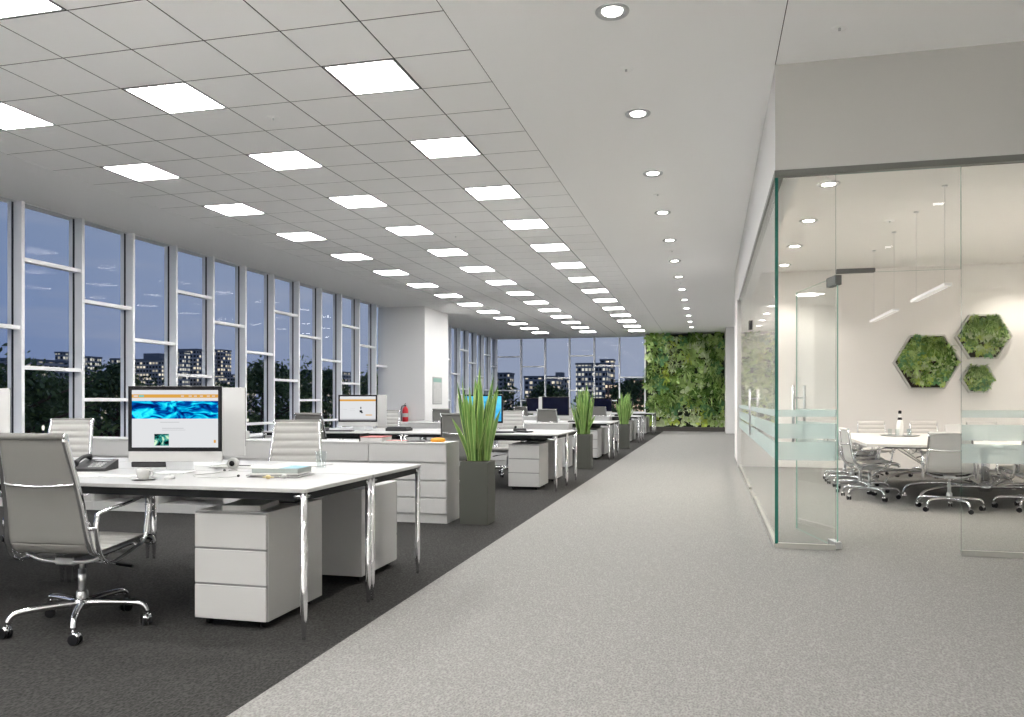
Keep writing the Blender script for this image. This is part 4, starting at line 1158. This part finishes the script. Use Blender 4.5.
def facade(name, wall, lit, sx, sz, prob, strength, dark=(.02,.025,.035)):
    """window grid from object coordinates: sx, sz = bay and storey size"""
    m, nt, out = nm(name); N = nt.nodes.new; Lk = nt.links.new
    tc = N('ShaderNodeTexCoord'); sp = N('ShaderNodeSeparateXYZ'); Lk(tc.outputs['Object'], sp.inputs[0])
    def mt(op, a, b=None, c=None):
        n = N('ShaderNodeMath'); n.operation = op
        for i, v in enumerate((a, b, c)):
            if v is None: continue
            if isinstance(v, (int, float)): n.inputs[i].default_value = v
            else: Lk(v, n.inputs[i])
        return n.outputs[0]
    hcoord = mt('ADD', sp.outputs[0], sp.outputs[1])
    u = mt('DIVIDE', hcoord, sx); v = mt('DIVIDE', sp.outputs[2], sz)
    fu, fv = mt('FRACT', u), mt('FRACT', v)
    inu = mt('MULTIPLY', mt('GREATER_THAN', fu, .18), mt('LESS_THAN', fu, .82))
    inv = mt('MULTIPLY', mt('GREATER_THAN', fv, .25), mt('LESS_THAN', fv, .80))
    win = mt('MULTIPLY', inu, inv)
    cb = N('ShaderNodeCombineXYZ'); Lk(mt('FLOOR', u), cb.inputs[0]); Lk(mt('FLOOR', v), cb.inputs[1])
    wn = N('ShaderNodeTexWhiteNoise'); wn.noise_dimensions = '3D'; Lk(cb.outputs[0], wn.inputs['Vector'])
    on = mt('MULTIPLY', win, mt('LESS_THAN', wn.outputs['Value'], prob))
    br = mt('MULTIPLY', on, mt('MULTIPLY_ADD', wn.outputs['Value'], -strength*.7/max(prob,.01), strength))
    b = N('ShaderNodeBsdfPrincipled'); b.inputs['Roughness'].default_value = .7
    mx = N('ShaderNodeMix'); mx.data_type = 'RGBA'; mx.inputs['A'].default_value = (*wall, 1); mx.inputs['B'].default_value = (*dark, 1)
    Lk(win, mx.inputs['Factor']); Lk(mx.outputs['Result'], b.inputs['Base Color'])
    b.inputs['Emission Color'].default_value = (*lit, 1); Lk(br, b.inputs['Emission Strength']); Lk(b.outputs[0], out.inputs[0])
    return m
FA = facade('office facade white lights', (.34,.36,.40), (1,.90,.70), .75, .8, .5, .85)
FB = facade('tower facade cool', (.30,.33,.38), (.95,.92,.78), .62, .85, .62, .7)
FC = facade('brick facade warm', (.30,.16,.12), (1,.78,.55), .7, .7, .8, 1.1)
FD = facade('dim facade', (.36,.38,.43), (1,.88,.65), .9, .9, .35, .8)
M_roof = pbr('roof grey blue', (.16,.19,.24), .8)
def building(lab, x, y, w, d, top, mat, rz=0, pent=True):
    t = thing('office_building', lab, 'building', (x, y, GZ), rz, 'buildings outside')
    h = top-GZ
    m = MB(); m.box(-w/2, w/2, -d/2, d/2, 0, h); m.build('facade', mat, t)
    m = MB(); m.box(-w/2-.1, w/2+.1, -d/2-.1, d/2+.1, h, h+.35); m.build('roof_edge', M_roof, t)
    if pent:
        m = MB(); m.box(-w*.25, w*.22, -d*.3, d*.3, h+.35, h+1.6); m.build('roof_plant_room', M_roof, t)
    return t
# seen through the side windows (west)
building('slim tower with rows of lit windows beyond the second side window', -118.8, 126.3, 1.6, 3.2, 10.1, FB, pent=False)
building('slim lit tower block at the edge of the third side window', -118.8, 133.0, 1.6, 3.4, 9.6, FB, pent=False)
building('slim lit block just before the mullion beyond the third side window', -118.8, 140.2, 1.6, 2.8, 9.6, FB, pent=False)
building('broad office block with warm lit windows above the big computer screen', -114, 147.0, 8, 9, 9.6, FA)
building('narrow lit tower beyond the fifth side window', -104.8, 142.2, 1.6, 2.4, 11.0, FB, pent=False)
building('grey tower with dim windows beside the narrow lit tower', -115, 160.5, 6, 7.5, 12.6, FD, pent=False)
building('slim dim tower behind the sixth side window', -113, 167.5, 2.6, 4, 13.0, FD, pent=False)
building('low office block with bright floors behind the side trees', -103, 157, 6, 9, 6.6, FA, pent=False)
building('low pale building behind the dark leafy tree', -92, 92, 4, 10, 6.6, FD, pent=False)
building('lit block between the side trees at the second window', -96, 106, 5, 9, 4.5, FA, pent=False)
building('distant office block beyond the narrow side windows', -98, 185, 8, 10, 7.4, FA)
building('grey block beyond the windows next to the pier', -97, 196, 4, 8, 8.7, FD, pent=False)
# through the far windows (north)
building('bright office tower with lit bays beyond the far windows', -20.4, 143, 5.6, 5, 7.6, FB, pent=False)
building('dark tower top block behind the bright office tower', -18.6, 149, 2.4, 3, 8.6, FD, pent=False)
building('blue grey office block with lit storeys beyond the far windows', -27.3, 132, 5.6, 5, 5.0, FA, pent=False)
building('grey office block behind the first far window', -37.0, 142, 3.2, 4, 6.0, FA, pent=False)
building('flat grey building with rooftop box beyond the third far window', -28.7, 155, 3.0, 4, 5.2, FD)
building('brick building with warm lit windows next to the green wall', -10.6, 122, 3.4, 4, 4.3, FC, pent=False)
building('low brick building with warm windows between tower and green wall', -13.6, 116, 2.0, 3, 3.5, FC, pent=False)

# ------------------------------------------------------------------ world (dusk sky)
w = bpy.data.worlds.new('dusk sky'); scene.world = w; w.use_nodes = True
nt = w.node_tree; nt.nodes.clear(); N = nt.nodes.new; Lk = nt.links.new
out = N('ShaderNodeOutputWorld'); bg = N('ShaderNodeBackground'); Lk(bg.outputs[0], out.inputs[0])
tc = N('ShaderNodeTexCoord'); sp = N('ShaderNodeSeparateXYZ'); Lk(tc.outputs['Generated'], sp.inputs[0])
cr = N('ShaderNodeValToRGB'); Lk(sp.outputs[2], cr.inputs[0])
e = cr.color_ramp.elements
e[0].position = 0; e[0].color = (.07,.125,.285,1)
e[1].position = .35; e[1].color = (.16,.21,.30,1)
q = e.new(.10); q.color = (.09,.15,.30,1)
q = e.new(1.0); q.color = (.05,.07,.16,1)
mp = N('ShaderNodeMapping'); mp.inputs['Scale'].default_value = (1,1,9); Lk(tc.outputs['Generated'], mp.inputs[0])
ns = N('ShaderNodeTexNoise'); ns.inputs['Scale'].default_value = 3.2; ns.inputs['Detail'].default_value = 5; ns.inputs['Roughness'].default_value = .6; Lk(mp.outputs[0], ns.inputs['Vector'])
c2 = N('ShaderNodeValToRGB'); c2.color_ramp.elements[0].position = .48; c2.color_ramp.elements[1].position = .75; Lk(ns.outputs['Fac'], c2.inputs[0])
mx = N('ShaderNodeMix'); mx.data_type = 'RGBA'; mx.inputs['B'].default_value = (.235,.26,.335,1)
ml = N('ShaderNodeMath'); ml.operation = 'MULTIPLY'; ml.inputs[1].default_value = .65; Lk(c2.outputs[0], ml.inputs[0])
Lk(ml.outputs[0], mx.inputs['Factor']); Lk(cr.outputs[0], mx.inputs['A'])
# towards the far end the dusk is greyer and paler
m2 = N('ShaderNodeMix'); m2.data_type = 'RGBA'; m2.inputs['B'].default_value = (.25,.28,.355,1)
mr = N('ShaderNodeMapRange'); mr.inputs['From Min'].default_value = .55; mr.inputs['From Max'].default_value = 1.0; mr.inputs['To Max'].default_value = .85; Lk(sp.outputs[1], mr.inputs['Value'])
Lk(mr.outputs[0], m2.inputs['Factor']); Lk(mx.outputs['Result'], m2.inputs['A']); Lk(m2.outputs['Result'], bg.inputs[0]); bg.inputs[1].default_value = 1.0

# ------------------------------------------------------------------ view
scene.view_settings.view_transform = 'Standard'; scene.view_settings.look = 'None'
scene.view_settings.exposure = 0.42; scene.view_settings.gamma = 1.0; scene.view_settings.use_curve_mapping = False
cy = scene.cycles
cy.max_bounces = 16; cy.diffuse_bounces = 14; cy.glossy_bounces = 4; cy.transparent_max_bounces = 16; cy.transmission_bounces = 6
cy.caustics_reflective = True; cy.blur_glossy = 1.0; cy.caustics_refractive = False
cy.sample_clamp_indirect = 0.0
cy.use_denoising = True
